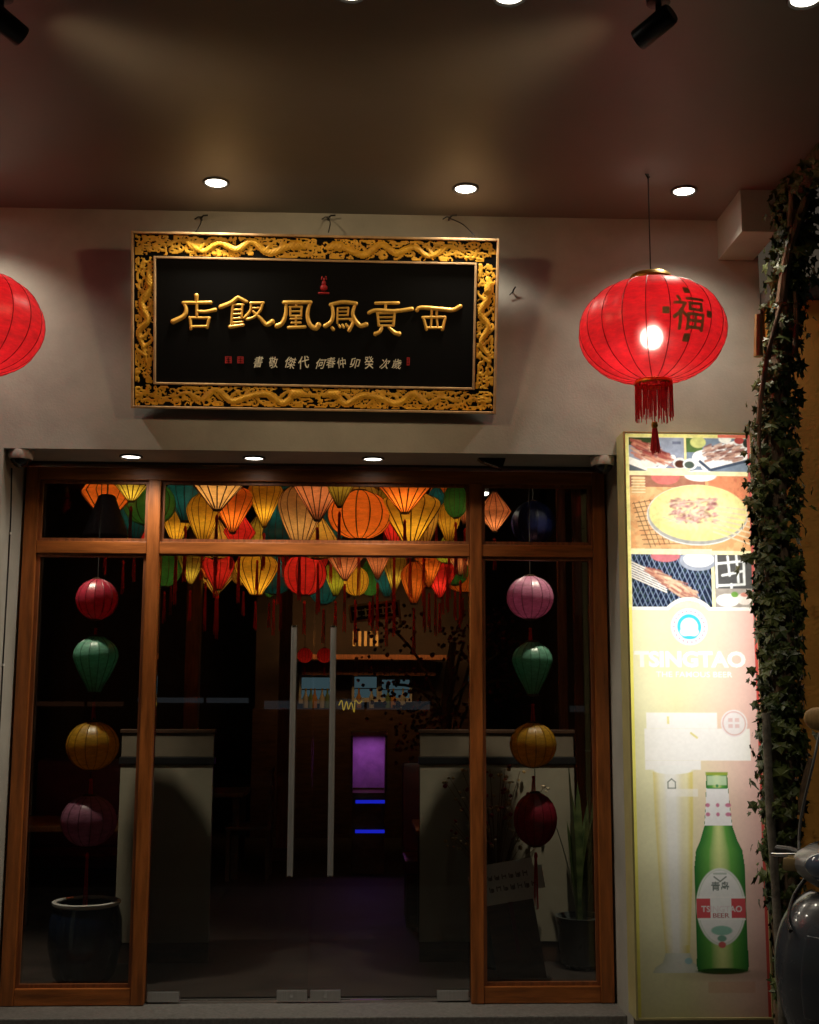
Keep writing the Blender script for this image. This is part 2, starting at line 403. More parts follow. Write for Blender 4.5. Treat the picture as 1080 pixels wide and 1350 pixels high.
def moulding(x0, x1, z0, z1, w, y0, y1, name):
    for a in ((x0, x0+w, z0, z1), (x1-w, x1, z0, z1)):
        MB().box(a[0], a[1], y0, y1, a[2], a[3], bev=.003).build(name, M['goldedge'], sg)
    for a in ((x0+w, x1-w, z0, z0+w), (x0+w, x1-w, z1-w, z1)):
        MB().box(a[0], a[1], y0+.001, y1, a[2], a[3], bev=.003).build(name, M['goldedge'], sg)
moulding(-SW/2, SW/2, 0, SH, .013, -.034, .032, 'outer_moulding')
moulding(-SW/2+bwx, SW/2-bwx, bwz, SH-bwz, .012, -.026, 0, 'inner_moulding')

def curl(cx, cz, r, turns, a0, t, s=1):
    n = int(10*turns)+4
    return [(cx+r*(1-.75*i/n)*math.cos(a0+s*2*math.pi*turns*i/n), cz+r*(1-.75*i/n)*math.sin(a0+s*2*math.pi*turns*i/n), t*(1-.4*i/n)) for i in range(n+1)]
def relief(L, Hh, seed, dragons, name, horizontal):
    """height field of the carving: two dragons, clouds, flames; returns a mesh in (along, across) coordinates"""
    rg = random.Random(seed); segs = []
    def poly(pts):
        for a, b in zip(pts[:-1], pts[1:]): segs.append((*a, *b))
    for (s0, s1) in dragons:               # tail position, head position along the band
        n = 60; pts = []; dirn = 1 if s1 > s0 else -1; ln = abs(s1-s0)
        waves = ln/.20
        for i in range(n+1):
            t = i/n; x = s0+(s1-s0)*t
            z = Hh*.5 + Hh*.27*math.sin(2*math.pi*waves*t+.6+.9*math.sin(t*7+seed))*(.75+.3*math.sin(t*11+seed*2))
            pts.append((x, z, Hh*(.07+.105*min(1, t*2.2))))
        poly(pts)
        hx, hz = s1, pts[-1][1]
        poly([(hx, hz, Hh*.26), (hx+dirn*.03, hz+.004, Hh*.22), (hx+dirn*.06, hz-.006, Hh*.13)])       # head, snout
        poly([(hx+dirn*.02, hz-.02, .008), (hx+dirn*.055, hz-.032, .006)])                              # jaw
        for q in (-1, 1): poly(catmull2([(hx, hz+.018*q), (hx-dirn*.04, hz+.034*q), (hx-dirn*.075, hz+.03*q)], .006))   # horns
        for k in range(5):                                                                             # mane flames
            a = rg.uniform(-1.2, 1.2); poly([(hx-dirn*.01, hz, .009), (hx-dirn*(.03+.02*math.cos(a)), hz+.04*math.sin(a), .004)])
        for t in (.12, .22, .33, .45, .57, .68, .78, .88):                                                                 # legs with claws
            i = int(t*n); x, z, r = pts[i]; q = 1 if z < Hh*.5 else -1
            kx, kz = x+dirn*.02, z+q*.03; poly([(x, z, .014), (kx, kz, .010), (kx+dirn*.02, kz+q*.016, .007)])
            for c in range(4):
                a = (c-1.5)*.5; poly([(kx+dirn*.02, kz+q*.016, .005), (kx+dirn*(.02+.018*math.cos(a)), kz+q*.016+.018*math.sin(a), .003)])
        i = 0; tx, tz, _ = pts[0]
        for c in range(4): a = (c-1.5)*.55; poly([(tx, tz, .006), (tx-dirn*.05*math.cos(a), tz+.03*math.sin(a), .003)])
    nx = int(L/.0042); nz = int(Hh/.0042)
    X, Z = np.meshgrid(np.linspace(0, L, nx), np.linspace(0, Hh, nz), indexing='ij')
    def field(sg_, H):
        for (ax, az, ar, bx, bz, br) in sg_:
            m = max(ar, br)
            i0 = max(0, int((min(ax, bx)-m)/L*(nx-1))); i1 = min(nx, int((max(ax, bx)+m)/L*(nx-1))+2)
            j0 = max(0, int((min(az, bz)-m)/Hh*(nz-1))); j1 = min(nz, int((max(az, bz)+m)/Hh*(nz-1))+2)
            if i1 <= i0 or j1 <= j0: continue
            x = X[i0:i1, j0:j1]; z = Z[i0:i1, j0:j1]
            dx, dz = bx-ax, bz-az; t = np.clip(((x-ax)*dx+(z-az)*dz)/(dx*dx+dz*dz+1e-12), 0, 1)
            d2 = (x-ax-t*dx)**2+(z-az-t*dz)**2; r = ar+(br-ar)*t
            H[i0:i1, j0:j1] = np.maximum(H[i0:i1, j0:j1], np.sqrt(np.maximum(0, r*r-d2)))
        return H
    H = field(segs, np.zeros((nx, nz)))
    H *= 1 - .42*(np.maximum(0, np.sin(X*math.pi/.0085)*np.sin(Z*math.pi/.0085)) ** .7) * (H > .009)   # scales
    # clouds and flames fill the gaps
    for k in range(int(L*Hh*2500)):
        cx, cz = rg.uniform(.008, L-.008), rg.uniform(.008, Hh-.008)
        i = min(nx-1, int(cx/L*nx)); j = min(nz-1, int(cz/Hh*nz))
        if H[i, j] > .0015: continue
        s2 = []
        c = curl(cx, cz, rg.uniform(.012, .026), rg.uniform(.6, 1.3), rg.uniform(0, 6.28), rg.uniform(.0058, .0092), rg.choice((-1, 1)))
        if rg.random() < .5: c = [(cx+(x-cx)*1.7, cz+(z-cz)*.62, r) for x, z, r in c]
        for a, b in zip(c[:-1], c[1:]): s2.append((*a, *b))
        H = np.maximum(H, field(s2, np.zeros((nx, nz))) * .8)
    H[0, :] = H[-1, :] = 0; H[:, 0] = H[:, -1] = 0
    Hb = sum(np.roll(np.roll(H, a_, 0), b_, 1) for a_ in range(-3, 4) for b_ in range(-3, 4))/49.0
    groove = (H < .62*Hb) & (Hb > .001)
    vs = []
    for i in range(nx):
        for j in range(nz):
            a, b, h = X[i, j], Z[i, j], H[i, j]*.75
            vs.append((a, -h-.0095, b) if horizontal else (b, -h-.0095, a))
    fs = []; fm = []
    for i in range(nx-1):
        for j in range(nz-1):
            fs.append((i*nz+j, (i+1)*nz+j, (i+1)*nz+j+1, i*nz+j+1))
            fm.append(0 if (H[i, j]+H[i+1, j]+H[i, j+1]+H[i+1, j+1]) > .0065 and not groove[i, j] else 1)
    me = bpy.data.meshes.new(name); me.from_pydata(vs, [], fs); me.materials.append(M['gold']); me.materials.append(M['lacquer'])
    me.polygons.foreach_set('material_index', fm); me.polygons.foreach_set('use_smooth', [True]*len(fs)); me.update()
    return me
def catmull2(p, r):
    q = catmull([(a, b, 0) for a, b in p], 4); return [(v.x, v.y, r*(1-.6*i/len(q))) for i, v in enumerate(q)]
Lh = SW-.028; Lv = SH-2*bwz-.004; hh = bwz-.015; hv = bwx-.015
topm = relief(Lh, hh, 3, [(.20, Lh/2-.12), (Lh-.20, Lh/2+.12)], 'carved_border', True)
o = link('carved_border', topm, sg, (-Lh/2, 0, SH-bwz+.001))
o = link('carved_border', relief(Lh, hh, 5, [(.22, Lh/2-.11), (Lh-.22, Lh/2+.11)], 'carved_border', True), sg, (-Lh/2, 0, .014))
o = link('carved_border', relief(Lv, hv, 8, [(.10, Lv-.14)], 'carved_border', False), sg, (-SW/2+.014, 0, bwz+.002))
o = link('carved_border', relief(Lv, hv, 9, [(.10, Lv-.14)], 'carved_border', False), sg, (SW/2-bwx+.001, 0, bwz+.002))

def brush(mb, pts, r0, r1, k):
    """one raised brush stroke on the board; pts already board coordinates, radii in board metres"""
    P = catmull([(p[0], p[1], 0) for p in pts], 7); n = len(P)
    rs = [k*(r0+(r1-r0)*i/(n-1)) for i in range(n)]
    # rounded ends
    t0 = (P[0]-P[1]).normalized(); t1 = (P[-1]-P[-2]).normalized()
    P = [P[0]+t0*rs[0]*.75, P[0]+t0*rs[0]*.45] + P + [P[-1]+t1*rs[-1]*.45, P[-1]+t1*rs[-1]*.75]
    rs = [rs[0]*.35, rs[0]*.8] + rs + [rs[-1]*.8, rs[-1]*.35]
    vs = []; m = 7
    for i, p in enumerate(P):
        t = (P[min(i+1, len(P)-1)]-P[max(i-1, 0)]).normalized(); nrm = Vector((-t.y, t.x, 0))
        for j in range(m):
            a = math.pi*j/(m-1); q = p+nrm*rs[i]*math.cos(a); vs.append((q.x, -.0085-rs[i]*.85*math.sin(a), q.y))
    fs = [(i*m+j, i*m+j+1, (i+1)*m+j+1, (i+1)*m+j) for i in range(len(P)-1) for j in range(m-1)]
    fs += [tuple(range(m)), tuple((len(P)-1)*m+j for j in range(m-1, -1, -1))]
    mb.add(vs, fs)
ZA = lambda x, y: sl(220+x/5.4, 380+y/5.4)
ZB = lambda x, y: sl(410+x/5.143, 350+y/5.143)
KA, KB = SW/490/5.4*1.2, SW/490/5.143*1.2
CH = [
 (ZA, KA, [([(183,50),(186,98)],14,10), ([(88,106),(290,103)],11,11), ([(95,108),(113,150),(98,200),(20,243)],10,17), ([(188,108),(190,205)],10,10),
   ([(192,166),(250,169),(322,155)],10,13), ([(143,212),(152,295)],10,10), ([(137,212),(285,212)],9,9), ([(278,214),(266,285)],10,10), ([(152,277),(268,273)],9,9)]),
 (ZA, KA, [([(480,65),(430,105),(358,136)],12,16), ([(480,65),(510,80),(545,97)],12,11), ([(442,120),(525,116)],8,8), ([(442,155),(515,152)],7,7), ([(442,186),(512,183)],7,7),
   ([(442,217),(512,213)],7,7), ([(428,277),(480,270),(528,262)],13,9), ([(445,115),(440,275)],9,9), ([(515,115),(510,215)],8,8), ([(450,246),(520,240)],7,7),
   ([(570,106),(668,103)],9,9), ([(577,108),(572,160),(530,213)],8,10), ([(660,106),(645,155),(600,205),(548,222)],9,10), ([(590,142),(640,140)],7,7), ([(592,165),(645,212),(690,258),(735,236)],8,17)]),
 (ZA, KA, [([(812,101),(1008,98)],13,12), ([(828,106),(826,190),(802,248),(762,270)],9,17), ([(1000,102),(984,180),(1000,250),(1040,284),(1066,256)],10,18),
   ([(908,108),(896,128)],7,7), ([(852,132),(945,130)],7,7), ([(858,130),(860,195)],7,7), ([(940,130),(938,195)],7,7), ([(862,163),(940,162)],6,6), ([(860,195),(940,195)],7,7),
   ([(862,217),(940,214)],7,7), ([(868,244),(936,243)],7,7), ([(848,280),(970,274)],12,10), ([(900,197),(902,274)],7,7)]),
 (ZB, KB, [([(115,264),(200,246),(295,255)],11,12), ([(126,266),(136,330),(120,380),(80,410)],9,14), ([(286,260),(270,320),(290,370),(325,405),(365,395)],9,15),
   ([(166,286),(240,283)],6,6), ([(166,286),(164,388)],6,6), ([(240,283),(236,335)],6,6), ([(170,310),(236,308)],5,5), ([(170,335),(236,333)],5,5), ([(168,361),(268,358)],6,6),
   ([(252,361),(271,386),(245,438)],8,12), ([(128,418),(140,432)],9,11), ([(174,398),(186,416)],7,8), ([(200,397),(211,417)],7,8), ([(224,393),(236,411)],7,8)]),
 (ZB, KB, [([(425,252),(585,250)],9,10), ([(497,252),(495,292)],9,9), ([(380,318),(430,300),(560,305),(680,290)],11,13), ([(440,317),(450,402)],8,8), ([(560,312),(550,402)],8,8),
   ([(446,320),(558,318)],6,6), ([(448,347),(554,345)],6,6), ([(450,374),(552,372)],6,6), ([(452,403),(550,403)],7,7), ([(472,415),(456,445),(425,460)],9,14), ([(520,415),(560,450),(592,458)],9,15)]),
 (ZB, KB, [([(712,302),(740,281),(880,290),(960,296),(1014,270)],12,14), ([(815,296),(812,345)],8,8), ([(850,296),(848,345)],8,8), ([(750,346),(910,343)],9,9), ([(758,347),(780,430)],9,9),
   ([(908,347),(888,430)],9,9), ([(776,416),(895,415)],8,8), ([(815,346),(808,410)],7,7), ([(850,346),(855,410)],7,7)]),
]
for mp, k, strokes in CH:
    mb = MB()
    for pts, r0, r1 in strokes: brush(mb, [mp(*p) for p in pts], r0, r1, k)
    mb.build('character', M['letter'], sg, True)
small = '書敬傑代何春仲卯癸次歲'
xs = (337, 358, 379, 398, 419, 434, 449, 465, 485, 504, 521)
for i, (ch, px) in enumerate(zip(small, xs)):
    me = glyph_mesh(ch, .062, .0012, .0004, shear=rnd.uniform(-.1, .45)); me.materials.append(M['smallletter'])
    x, z = sl(px, 484 + rnd.uniform(-1, 1))
    g = link('small_character', me, sg, (x, -.0115, z)); g.rotation_euler = (R(90), R(rnd.uniform(-11, 11)), 0); g.scale = (rnd.uniform(.78, 1.0), rnd.uniform(.9, 1.2), 1)
for px, w, h in ((298.5, .034, .036), (314.5, .032, .036), (537, .016, .042)):
    x, z = sl(px, 475); mb = MB()
    mb.box(x-w/2, x+w/2, -.0105, -.0085, z-h/2, z+h/2)
    s_ = mb.build('red_seal', M['redseal'], sg)
    mb = MB()
    for q in (-.25, .08, .32): mb.box(x-w*.36, x+w*.36, -.0117, -.0106, z+q*h-.0012, z+q*h+.0012)
    mb.box(x-.0012, x+.0012, -.0118, -.0106, z-h*.4, z+h*.4); mb.build('seal_mark', M['lacquer'], s_)
mb = MB()                                                     # red calabash shaped emblem
for (a, b, r) in (((421, 364), (420, 368), .003), ((426, 364), (427, 368), .003), ((423.5, 367), (423.5, 369), .006), ((423.5, 372), (423.5, 374), .011), ((422, 379), (425, 379), .017), ((417, 386), (430, 386), .006)):
    brush(mb, [sl(*a), sl(*b)], 1, 1, r)
mb.build('red_emblem', M['redseal'], sg, True)

# hooks and wires above the board
for px, dx in ((266, -8), (433, 0), (592, 34)):
    p = at(px, 290, Y=YW)
    t = thing('wall_hook', {266: 'bent wire hook in the wall above the left part of the signboard', 433: 'bent wire hook in the wall above the middle of the signboard', 592: 'bent wire hook in the wall above the right part of the signboard'}[px], 'hook', p, 0, 'hooks holding the signboard')
    MB().tube([(0, .02, 0), (0, -.03, 0), (.015, -.05, .006), (.04, -.05, .008)], .005, 8).build('nail', M['black'], t, True)
    MB().tube([(-.035, -.02, -.004), (-.015, -.035, .004), (.01, -.04, 0)], .0035, 6).build('wire_end', M['black'], t, True)
    e = at(px+dx, 311 if px > 500 else 306, Y=-.68) - p
    MB().tube(catmull([(0, -.04, -.005), (e.x*.5+.01, e.y*.5, e.z*.4), (e.x, e.y, e.z)], 5), .003, 6).build('hanging_wire', M['black'], t, True)
p = at(676, 386, Y=YW); t = thing('wall_nail', 'small bent nail in the wall between the signboard and the red lantern', 'nail', p)
MB().tube([(0, .01, 0), (0, -.03, .005), (.012, -.04, .022)], .0045, 8).build('shank', M['black'], t, True); MB().tube([(-.02, -.02, -.02), (0, -.03, .0), (.005, -.02, .01)], .003, 6).build('wire_twist', M['black'], t, True)
print('sign ok')

# ------------------------------------------------------------------ red lanterns
def red_lantern(c, label, rot):
    t = thing('red_lantern', label, 'lantern', c, rot, 'big red lanterns under the porch ceiling')
    A, B = .361, .256; N = 20
    prof = []
    for i in range(33):
        ph = -math.pi/2*.93 + i/32*math.pi*.925
        prof.append((A*math.cos(ph)**.86, B*math.sin(ph)))
    sk = MB().lathe(prof, N*6, gores=N, sag=.018).build('silk_skin', M['silk_big'], t, True)
    sk.color = (.88, .02, .034, 1)
    for k in range(N):
        a = 2*math.pi*k/N
        MB().tube([(1.002*r*math.cos(a), 1.002*r*math.sin(a), z) for r, z in prof[::2]], .0022, 6).build('rib', M['redrib'], t, True)
    zt_, zb_ = prof[-1][1], prof[0][1]
    MB().lathe([(.085, zt_-.012), (.108, zt_-.004), (.112, zt_+.012), (.100, zt_+.030), (.096, zt_+.034), (.09, zt_+.028), (.088, zt_)], 40).build('top_collar', M['brass'], t, True)
    MB().box(-.1, .1, -.006, .006, zt_+.012, zt_+.020).build('cross_bar', M['brass'], t)
    MB().lathe([(.080, zb_+.010), (.092, zb_+.002), (.094, zb_-.012), (.088, zb_-.020), (.082, zb_-.012)], 40).build('bottom_collar', M['brass'], t, True)
    fr = MB()
    for k in range(110):
        a = 2*math.pi*k/110; r = .089+rnd.uniform(-.004, .005); ln = .165+rnd.uniform(-.03, .022)
        a2 = a+rnd.uniform(-.03, .03)
        fr.tube([(r*math.cos(a), r*math.sin(a), zb_-.012), (r*1.01*math.cos(a2), r*1.01*math.sin(a2), zb_-.012-ln)], .0024, 4)
    fo = fr.build('fringe', M['tassel_red'], t); fo['kind'] = 'stuff'
    MB().tube([(0, 0, zb_-.02), (.002, 0, zb_-.215)], .003, 6).build('tassel_cord', M['tassel_red'], t)
    ts = MB().lathe([(.001, zb_-.200), (.014, zb_-.205), (.017, zb_-.222), (.012, zb_-.232), (.012, zb_-.236)], 14).build('tassel_knot', M['brass'], t, True)
    tf = MB()
    for k in range(40):
        a = rnd.uniform(0, 6.28); r = .022*math.sqrt(rnd.random()); tf.tube([(r*.5*math.cos(a), r*.5*math.sin(a), zb_-.232), (r*1.15*math.cos(a), r*1.15*math.sin(a), zb_-.352+rnd.uniform(-.01, .01))], .0022, 4)
    tf.build('tassel', M['tassel_red'], t)
    MB().tube([(0, 0, zt_+.018), (0, 0, ZC-.005-c.z)], .0032, 8).build('hanging_cord', M['black'], t, True)
    MB().tube([(-.012, 0, ZC-.004-c.z), (.0, 0, ZC-.03-c.z), (.008, 0, ZC-.02-c.z)], .004, 6).build('ceiling_hook', M['black'], t, True)
    MB().tube([(0, 0, zt_+.012), (0, 0, .03)], .012, 10).build('bulb_holder', M['whiteplastic'], t, True)
    bm = bmesh.new(); bmesh.ops.create_uvsphere(bm, u_segments=20, v_segments=12, radius=.05)
    for v in bm.verts: v.co.z -= .02
    MB().bm(bm).build('bulb', M['bulb'], t, True)
    # gold printed character with four small marks, wrapped on the silk
    def wrap(me, az, zc, name):
        for v in me.vertices:
            x, y = v.co.x, v.co.y; z = zc+y
            rr = A*max(.05, 1-(z/B)**2)**.43*1.02
            a = az + x/ (rr); v.co = (rr*math.cos(a), rr*math.sin(a), z)
        me.materials.append(M['goldprint']); return link(name, me, t)
    az0 = -math.pi/2 - rot + .25
    g = glyph_mesh('福', .178, 0, .0016, res=4)
    xs_ = [v.co.x for v in g.vertices]; ys_ = [v.co.y for v in g.vertices]; mx, my = (min(xs_)+max(xs_))/2, (min(ys_)+max(ys_))/2
    for v in g.vertices: v.co.x -= mx; v.co.y -= my; v.co.z = 0
    bm = bmesh.new(); bm.from_mesh(g); bmesh.ops.triangulate(bm, faces=bm.faces); bmesh.ops.subdivide_edges(bm, edges=bm.edges, cuts=1, use_grid_fill=False); bmesh.ops.triangulate(bm, faces=bm.faces); [(bmesh.ops.subdivide_edges(bm, edges=[e for e in bm.edges if e.calc_length() > .012], cuts=1), bmesh.ops.triangulate(bm, faces=bm.faces)) for _ in range(4)]; bm.to_mesh(g); bm.free()
    wrap(g, az0, -.012, 'gold_character')
    for dx, dz in ((0, .113), (0, -.112), (-.115, .004), (.115, .004)):
        bm = bmesh.new(); bmesh.ops.create_grid(bm, x_segments=4, y_segments=4, size=.0165)
        for v in bm.verts: v.co.x += dx
        me = bpy.data.meshes.new('gold_mark'); bm.to_mesh(me); bm.free(); wrap(me, az0, -.012+dz, 'gold_mark')
    return t
M['goldprint'] = mat('gold_print', (.95, .66, .25), .5, 0, var=.3, vscale=80)
_nt = M['goldprint'].node_tree; _p = _nt.nodes['Principled BSDF']; _t = _nt.nodes.new('ShaderNodeBsdfTransparent'); _t.inputs[0].default_value = (1, .8, .5, 1)
_x = _nt.nodes.new('ShaderNodeMixShader'); _x.inputs[0].default_value = .05; _nt.links.new(_p.outputs[0], _x.inputs[1]); _nt.links.new(_t.outputs[0], _x.inputs[2]); _nt.links.new(_x.outputs[0], _nt.nodes['Material Output'].inputs[0])
lc = at(860, 437, Y=-1.05)
red_lantern(lc, 'glowing red silk lantern with gold character, hanging beside the signboard near the ivy', 0)
lc2 = at(-43, 426, Y=-1.05)
red_lantern(lc2, 'glowing red silk lantern at the far end of the porch, away from the ivy', .9)
print('lanterns ok')

# ------------------------------------------------------------------ security cameras, sensor
for (px, py), lab in (((24, 602), 'white dome security camera in the soffit corner far from the light box'), ((791, 606), 'white dome security camera in the soffit corner next to the light box')):
    p = at(px, py, Z=ZS); p.x = max(XL+.075, min(XR-.07, p.x)); p.y = -.385
    t = thing('security_camera', lab, 'security camera', p, 0, 'dome cameras in the door soffit')
    MB().lathe([(.001, -.001), (.066, -.001), (.066, -.03), (.060, -.048), (.052, -.050)], 28).build('housing', M['whiteplastic'], t, True)
    MB().lathe([(.053, -.049), (.048, -.066), (.032, -.083), (.014, -.091), (.001, -.092)], 24).build('dome', mat('dark_dome', (.01, .01, .012), .08), t, True)
    MB().lathe([(.056, -.0495), (.056, -.053), (.050, -.054)], 24).build('bezel', M['blackplastic'], t, True)
p = at(648, 605, Z=ZS)
t = thing('motion_sensor', 'black wedge shaped door sensor under the soffit', 'sensor', p)
vs = [(-.075, -.03, -.001), (.075, -.03, -.001), (.075, .04, -.001), (-.075, .04, -.001), (-.055, -.03, -.02), (.055, -.045, -.062), (.055, .02, -.062), (-.055, .03, -.02)]
MB().add(vs, [(0,1,2,3),(4,5,6,7),(0,1,5,4),(1,2,6,5),(2,3,7,6),(3,0,4,7)]).build('housing', M['blackplastic'], t)
MB().tube([(-.045, -.036, -.026), (.03, -.046, -.055)], .0045, 8).build('lens_strip', M['chrome'], t, True)
t = thing('wall_cable', 'thin black cable running down the jamb beside the door frame', 'cable')
p0 = Vector((XL+.004, -.30, 2.95))
MB().tube([(XL+.004, -.30, 2.95), (XL+.004, -.27, 2.7), (XL+.005, -.275, 1.8), (XL+.004, -.27, .3), (XL+.004, -.27, FZ)], .004, 6).build('cable_run', M['black'], t, True)
for zz in (2.6, 1.9, 1.2, .6): MB().box(XL+.0005, XL+.010, -.284, -.262, zz-.006, zz+.006).build('cable_clip', M['whiteplastic'], t)

# ------------------------------------------------------------------ light box
BX0, BX1, BZ0, BZ1, BY = 1.346, 2.03, .185, 3.122, -.62
lb = thing('light_box', 'tall backlit beer advertisement with grilled skewer photos and green bottle', 'light box', (BX0, BY, BZ0))
bw, bh = BX1-BX0, BZ1-BZ0
# the flat print, drawn in photo-like units: x 0..175, y 0..770 (down)
GW, GH = 232, 1000
PXW, PXH = 175.0, 770.0
xx = np.linspace(0, PXW, GW); yy = np.linspace(0, PXH, GH)
PX, PY = np.meshgrid(xx, yy)
PX0 = PX; XO = 0.0
def shift(d):
    global PX, XO
    XO = d; PX = PX0 + d
IMG = np.zeros((GH, GW, 3))
rg = np.random.RandomState(4)
def hexc(r, g, b): return np.array([((c/255.0+.055)/1.055)**2.4 if c > 10 else c/255/12.92 for c in (r, g, b)])
def put(mask, col, a=1.0):
    col = np.asarray(col); m = (mask.astype(float)*a)[..., None]; IMG[:] = IMG*(1-m)+col*m
def soft(d, w=.6): return np.clip(.5-d/(2*w), 0, 1)
def rect(x0, y0, x1, y1, col, a=1.0): put(soft(np.maximum(np.maximum(x0-PX, PX-x1), np.maximum(y0-PY, PY-y1))), col, a)
def ell(cx, cy, rx, ry, col, a=1.0, w=.6, rot=0.0):
    c, s = math.cos(rot), math.sin(rot); dx, dy = PX-cx, PY-cy; u = dx*c+dy*s; v = -dx*s+dy*c
    put(soft((np.sqrt((u/rx)**2+(v/ry)**2)-1)*min(rx, ry), w), col, a)
def line(x0, y0, x1, y1, r, col, a=1.0, w=.5, clip=None):
    dx, dy = x1-x0, y1-y0; t = np.clip(((PX-x0)*dx+(PY-y0)*dy)/(dx*dx+dy*dy+1e-9), 0, 1)
    m = soft(np.hypot(PX-x0-t*dx, PY-y0-t*dy)-r, w)
    if clip is not None: m = m*clip
    put(m, col, a)
def noise(s, seed):
    r = np.random.RandomState(seed); n = np.zeros((GH, GW))
    for o in range(3):
        k = s*2**o; g = r.rand(int(PXH/s*2**o)+3, int(PXW/s*2**o)+3); fy = PY/(s/2**o); fx = PX/(s/2**o)
        iy = fy.astype(int); ix = fx.astype(int); ty = fy-iy; tx = fx-ix
        n += (g[iy, ix]*(1-tx)*(1-ty)+g[iy, ix+1]*tx*(1-ty)+g[iy+1, ix]*(1-tx)*ty+g[iy+1, ix+1]*tx*ty)/2**o
    return n/1.75
def inside(x0, y0, x1, y1): return (PX >= x0)*(PX <= x1)*(PY >= y0)*(PY <= y1)
N1, N2 = noise(9, 1), noise(3, 2)
# yellow to rose ground
u = np.clip(PX/PXW, 0, 1)[..., None]
c0, c1, c2, c3 = hexc(238, 232, 150), hexc(222, 214, 92), hexc(235, 190, 120), hexc(228, 120, 110)
c0, c1, c2, c3 = (c_*.54+.42 for c_ in (c0, c1, c2, c3))  # paled toward white: overexposed glow put into the print colours
g = np.where(u < .35, c0+(c1-c0)*(u/.35), np.where(u < .62, c1+(c2-c1)*((u-.35)/.27), c2+(c3-c2)*((u-.62)/.38)))
IMG[:] = g
rect(0, 0, 175, 240, hexc(250, 240, 180))
# photo 1: ribs on a plate
cl_ = inside(5, 5, 82, 52)
put(cl_, hexc(150, 160, 185)); put(cl_*(PY > 38)*(PX < 30), hexc(95, 105, 115)); put(cl_*(PX < 40)*(PY < 16), hexc(60, 75, 40))
for q in ([(4, 38), (44, 55), (72, 30), (40, 14)],):
    line(4, 37, 44, 52, 5, hexc(250, 248, 240), clip=cl_); line(44, 52, 66, 33, 4, hexc(250, 248, 240), clip=cl_); line(30, 38, 52, 34, 9, hexc(245, 235, 225), clip=cl_)
for i in range(110):
    a, b = rg.uniform(6, 52), rg.uniform(12, 34); b = b+ (a-25)*.25
    line(a, b, a+rg.uniform(8, 18), b+rg.uniform(2, 8), rg.uniform(.4, 1.8), hexc(*[(170, 70, 60), (205, 120, 90), (130, 45, 40), (225, 165, 130)][i % 4]), .85, 1, cl_)
ell(76, 41, 10, 8, hexc(235, 230, 225)); ell(76, 42, 7.5, 5.5, hexc(90, 50, 35)); put((1-cl_)*inside(82, 0, 90, 60), hexc(250, 235, 150))
rect(66, 10, 78, 14, hexc(60, 70, 110), .6)
# photo 2: grilled skewers on a tray
cl_ = inside(85, 5, 172, 52)
put(cl_, hexc(120, 140, 165)); put(cl_*(PX < 108)*(PY < 25), hexc(90, 125, 60)); ell(102, 11, 11, 8, hexc(215, 220, 120)); ell(90, 42, 10, 8, hexc(235, 238, 240)); ell(89, 43, 7, 5, hexc(80, 95, 85))
line(104, 34, 160, 18, 11, hexc(245, 245, 248), clip=cl_); line(112, 44, 165, 30, 7, hexc(250, 250, 252), clip=cl_)
line(104, 38, 118, 50, 2, hexc(70, 85, 110), clip=cl_); line(118, 50, 172, 36, 2, hexc(70, 85, 110), clip=cl_)
for i in range(120):
    a, b = rg.uniform(108, 156), rg.uniform(16, 38)
    line(a, b, a+rg.uniform(5, 12), b-rg.uniform(1, 4), rg.uniform(.4, 1.6), hexc(*[(150, 95, 85), (110, 60, 55), (190, 140, 120), (220, 180, 160)][i % 4]), .85, 1, cl_)
ell(140, 6, 9, 6, hexc(240, 240, 235)); ell(160, 8, 7, 5, hexc(190, 60, 55)); ell(170, 12, 5, 6, hexc(50, 60, 55))
# photo 3: big round plate of skewers
cl_ = inside(5, 58, 172, 162)
put(cl_, hexc(235, 165, 95)); put(cl_*(N1 > .5), hexc(240, 190, 120), .6); put(cl_*(PX > 115)*(PY < 95), hexc(225, 120, 70), .8); put(cl_*(PY < 74)*(PX < 110), hexc(150, 80, 75), .75)
rect(9, 60, 26, 84, hexc(225, 175, 110)); [line(8, 62+4*i, 26, 62+4*i, .8, hexc(250, 225, 170)) for i in range(6)]
ell(55, 60, 20, 11, hexc(225, 110, 100)); put((1-inside(5, 58, 172, 162))*inside(30, 48, 90, 58), hexc(250, 240, 180)); ell(104, 58, 22, 8, hexc(250, 250, 245))
put(inside(0, 52.5, 175, 57.5), hexc(250, 240, 180))
for i in range(11): line(8+i*1.6, 98+i*6.2, 60+i*2.2, 88+i*7.2, .55, hexc(95, 75, 55), .9, .5, cl_)
for i in range(7): line(10+i*7.5, 96-i*1.2, 32+i*6.5, 158-i*1.5, .55, hexc(95, 75, 55), .9, .5, cl_)
ell(98, 113, 70, 42, hexc(235, 235, 230)); ell(98, 113, 69, 40.5, hexc(170, 170, 165)); ell(99, 110, 68, 39, hexc(238, 226, 130)); ell(102, 106, 55, 28, hexc(246, 238, 160), .8, 6)
for i in range(7): line(120, 100+i*6, 174, 106+i*8, 1.1, hexc(240, 215, 170)); 
for i in range(190):
    a, b = rg.uniform(60, 124), rg.uniform(90, 124)
    ell(a, b, rg.uniform(1.0, 5), rg.uniform(.7, 2.2), hexc(*[(205, 140, 140), (225, 175, 165), (180, 105, 110), (240, 210, 190), (160, 85, 95)][i % 5]), .8, 1.2, rg.uniform(-.6, .3))
line(50, 116, 80, 126, .8, hexc(230, 190, 160)); line(66, 96, 120, 92, .8, hexc(235, 200, 170))
put(cl_*(PX > 150)*(PY < 90)*(N2 > .55), hexc(210, 90, 60), .4)
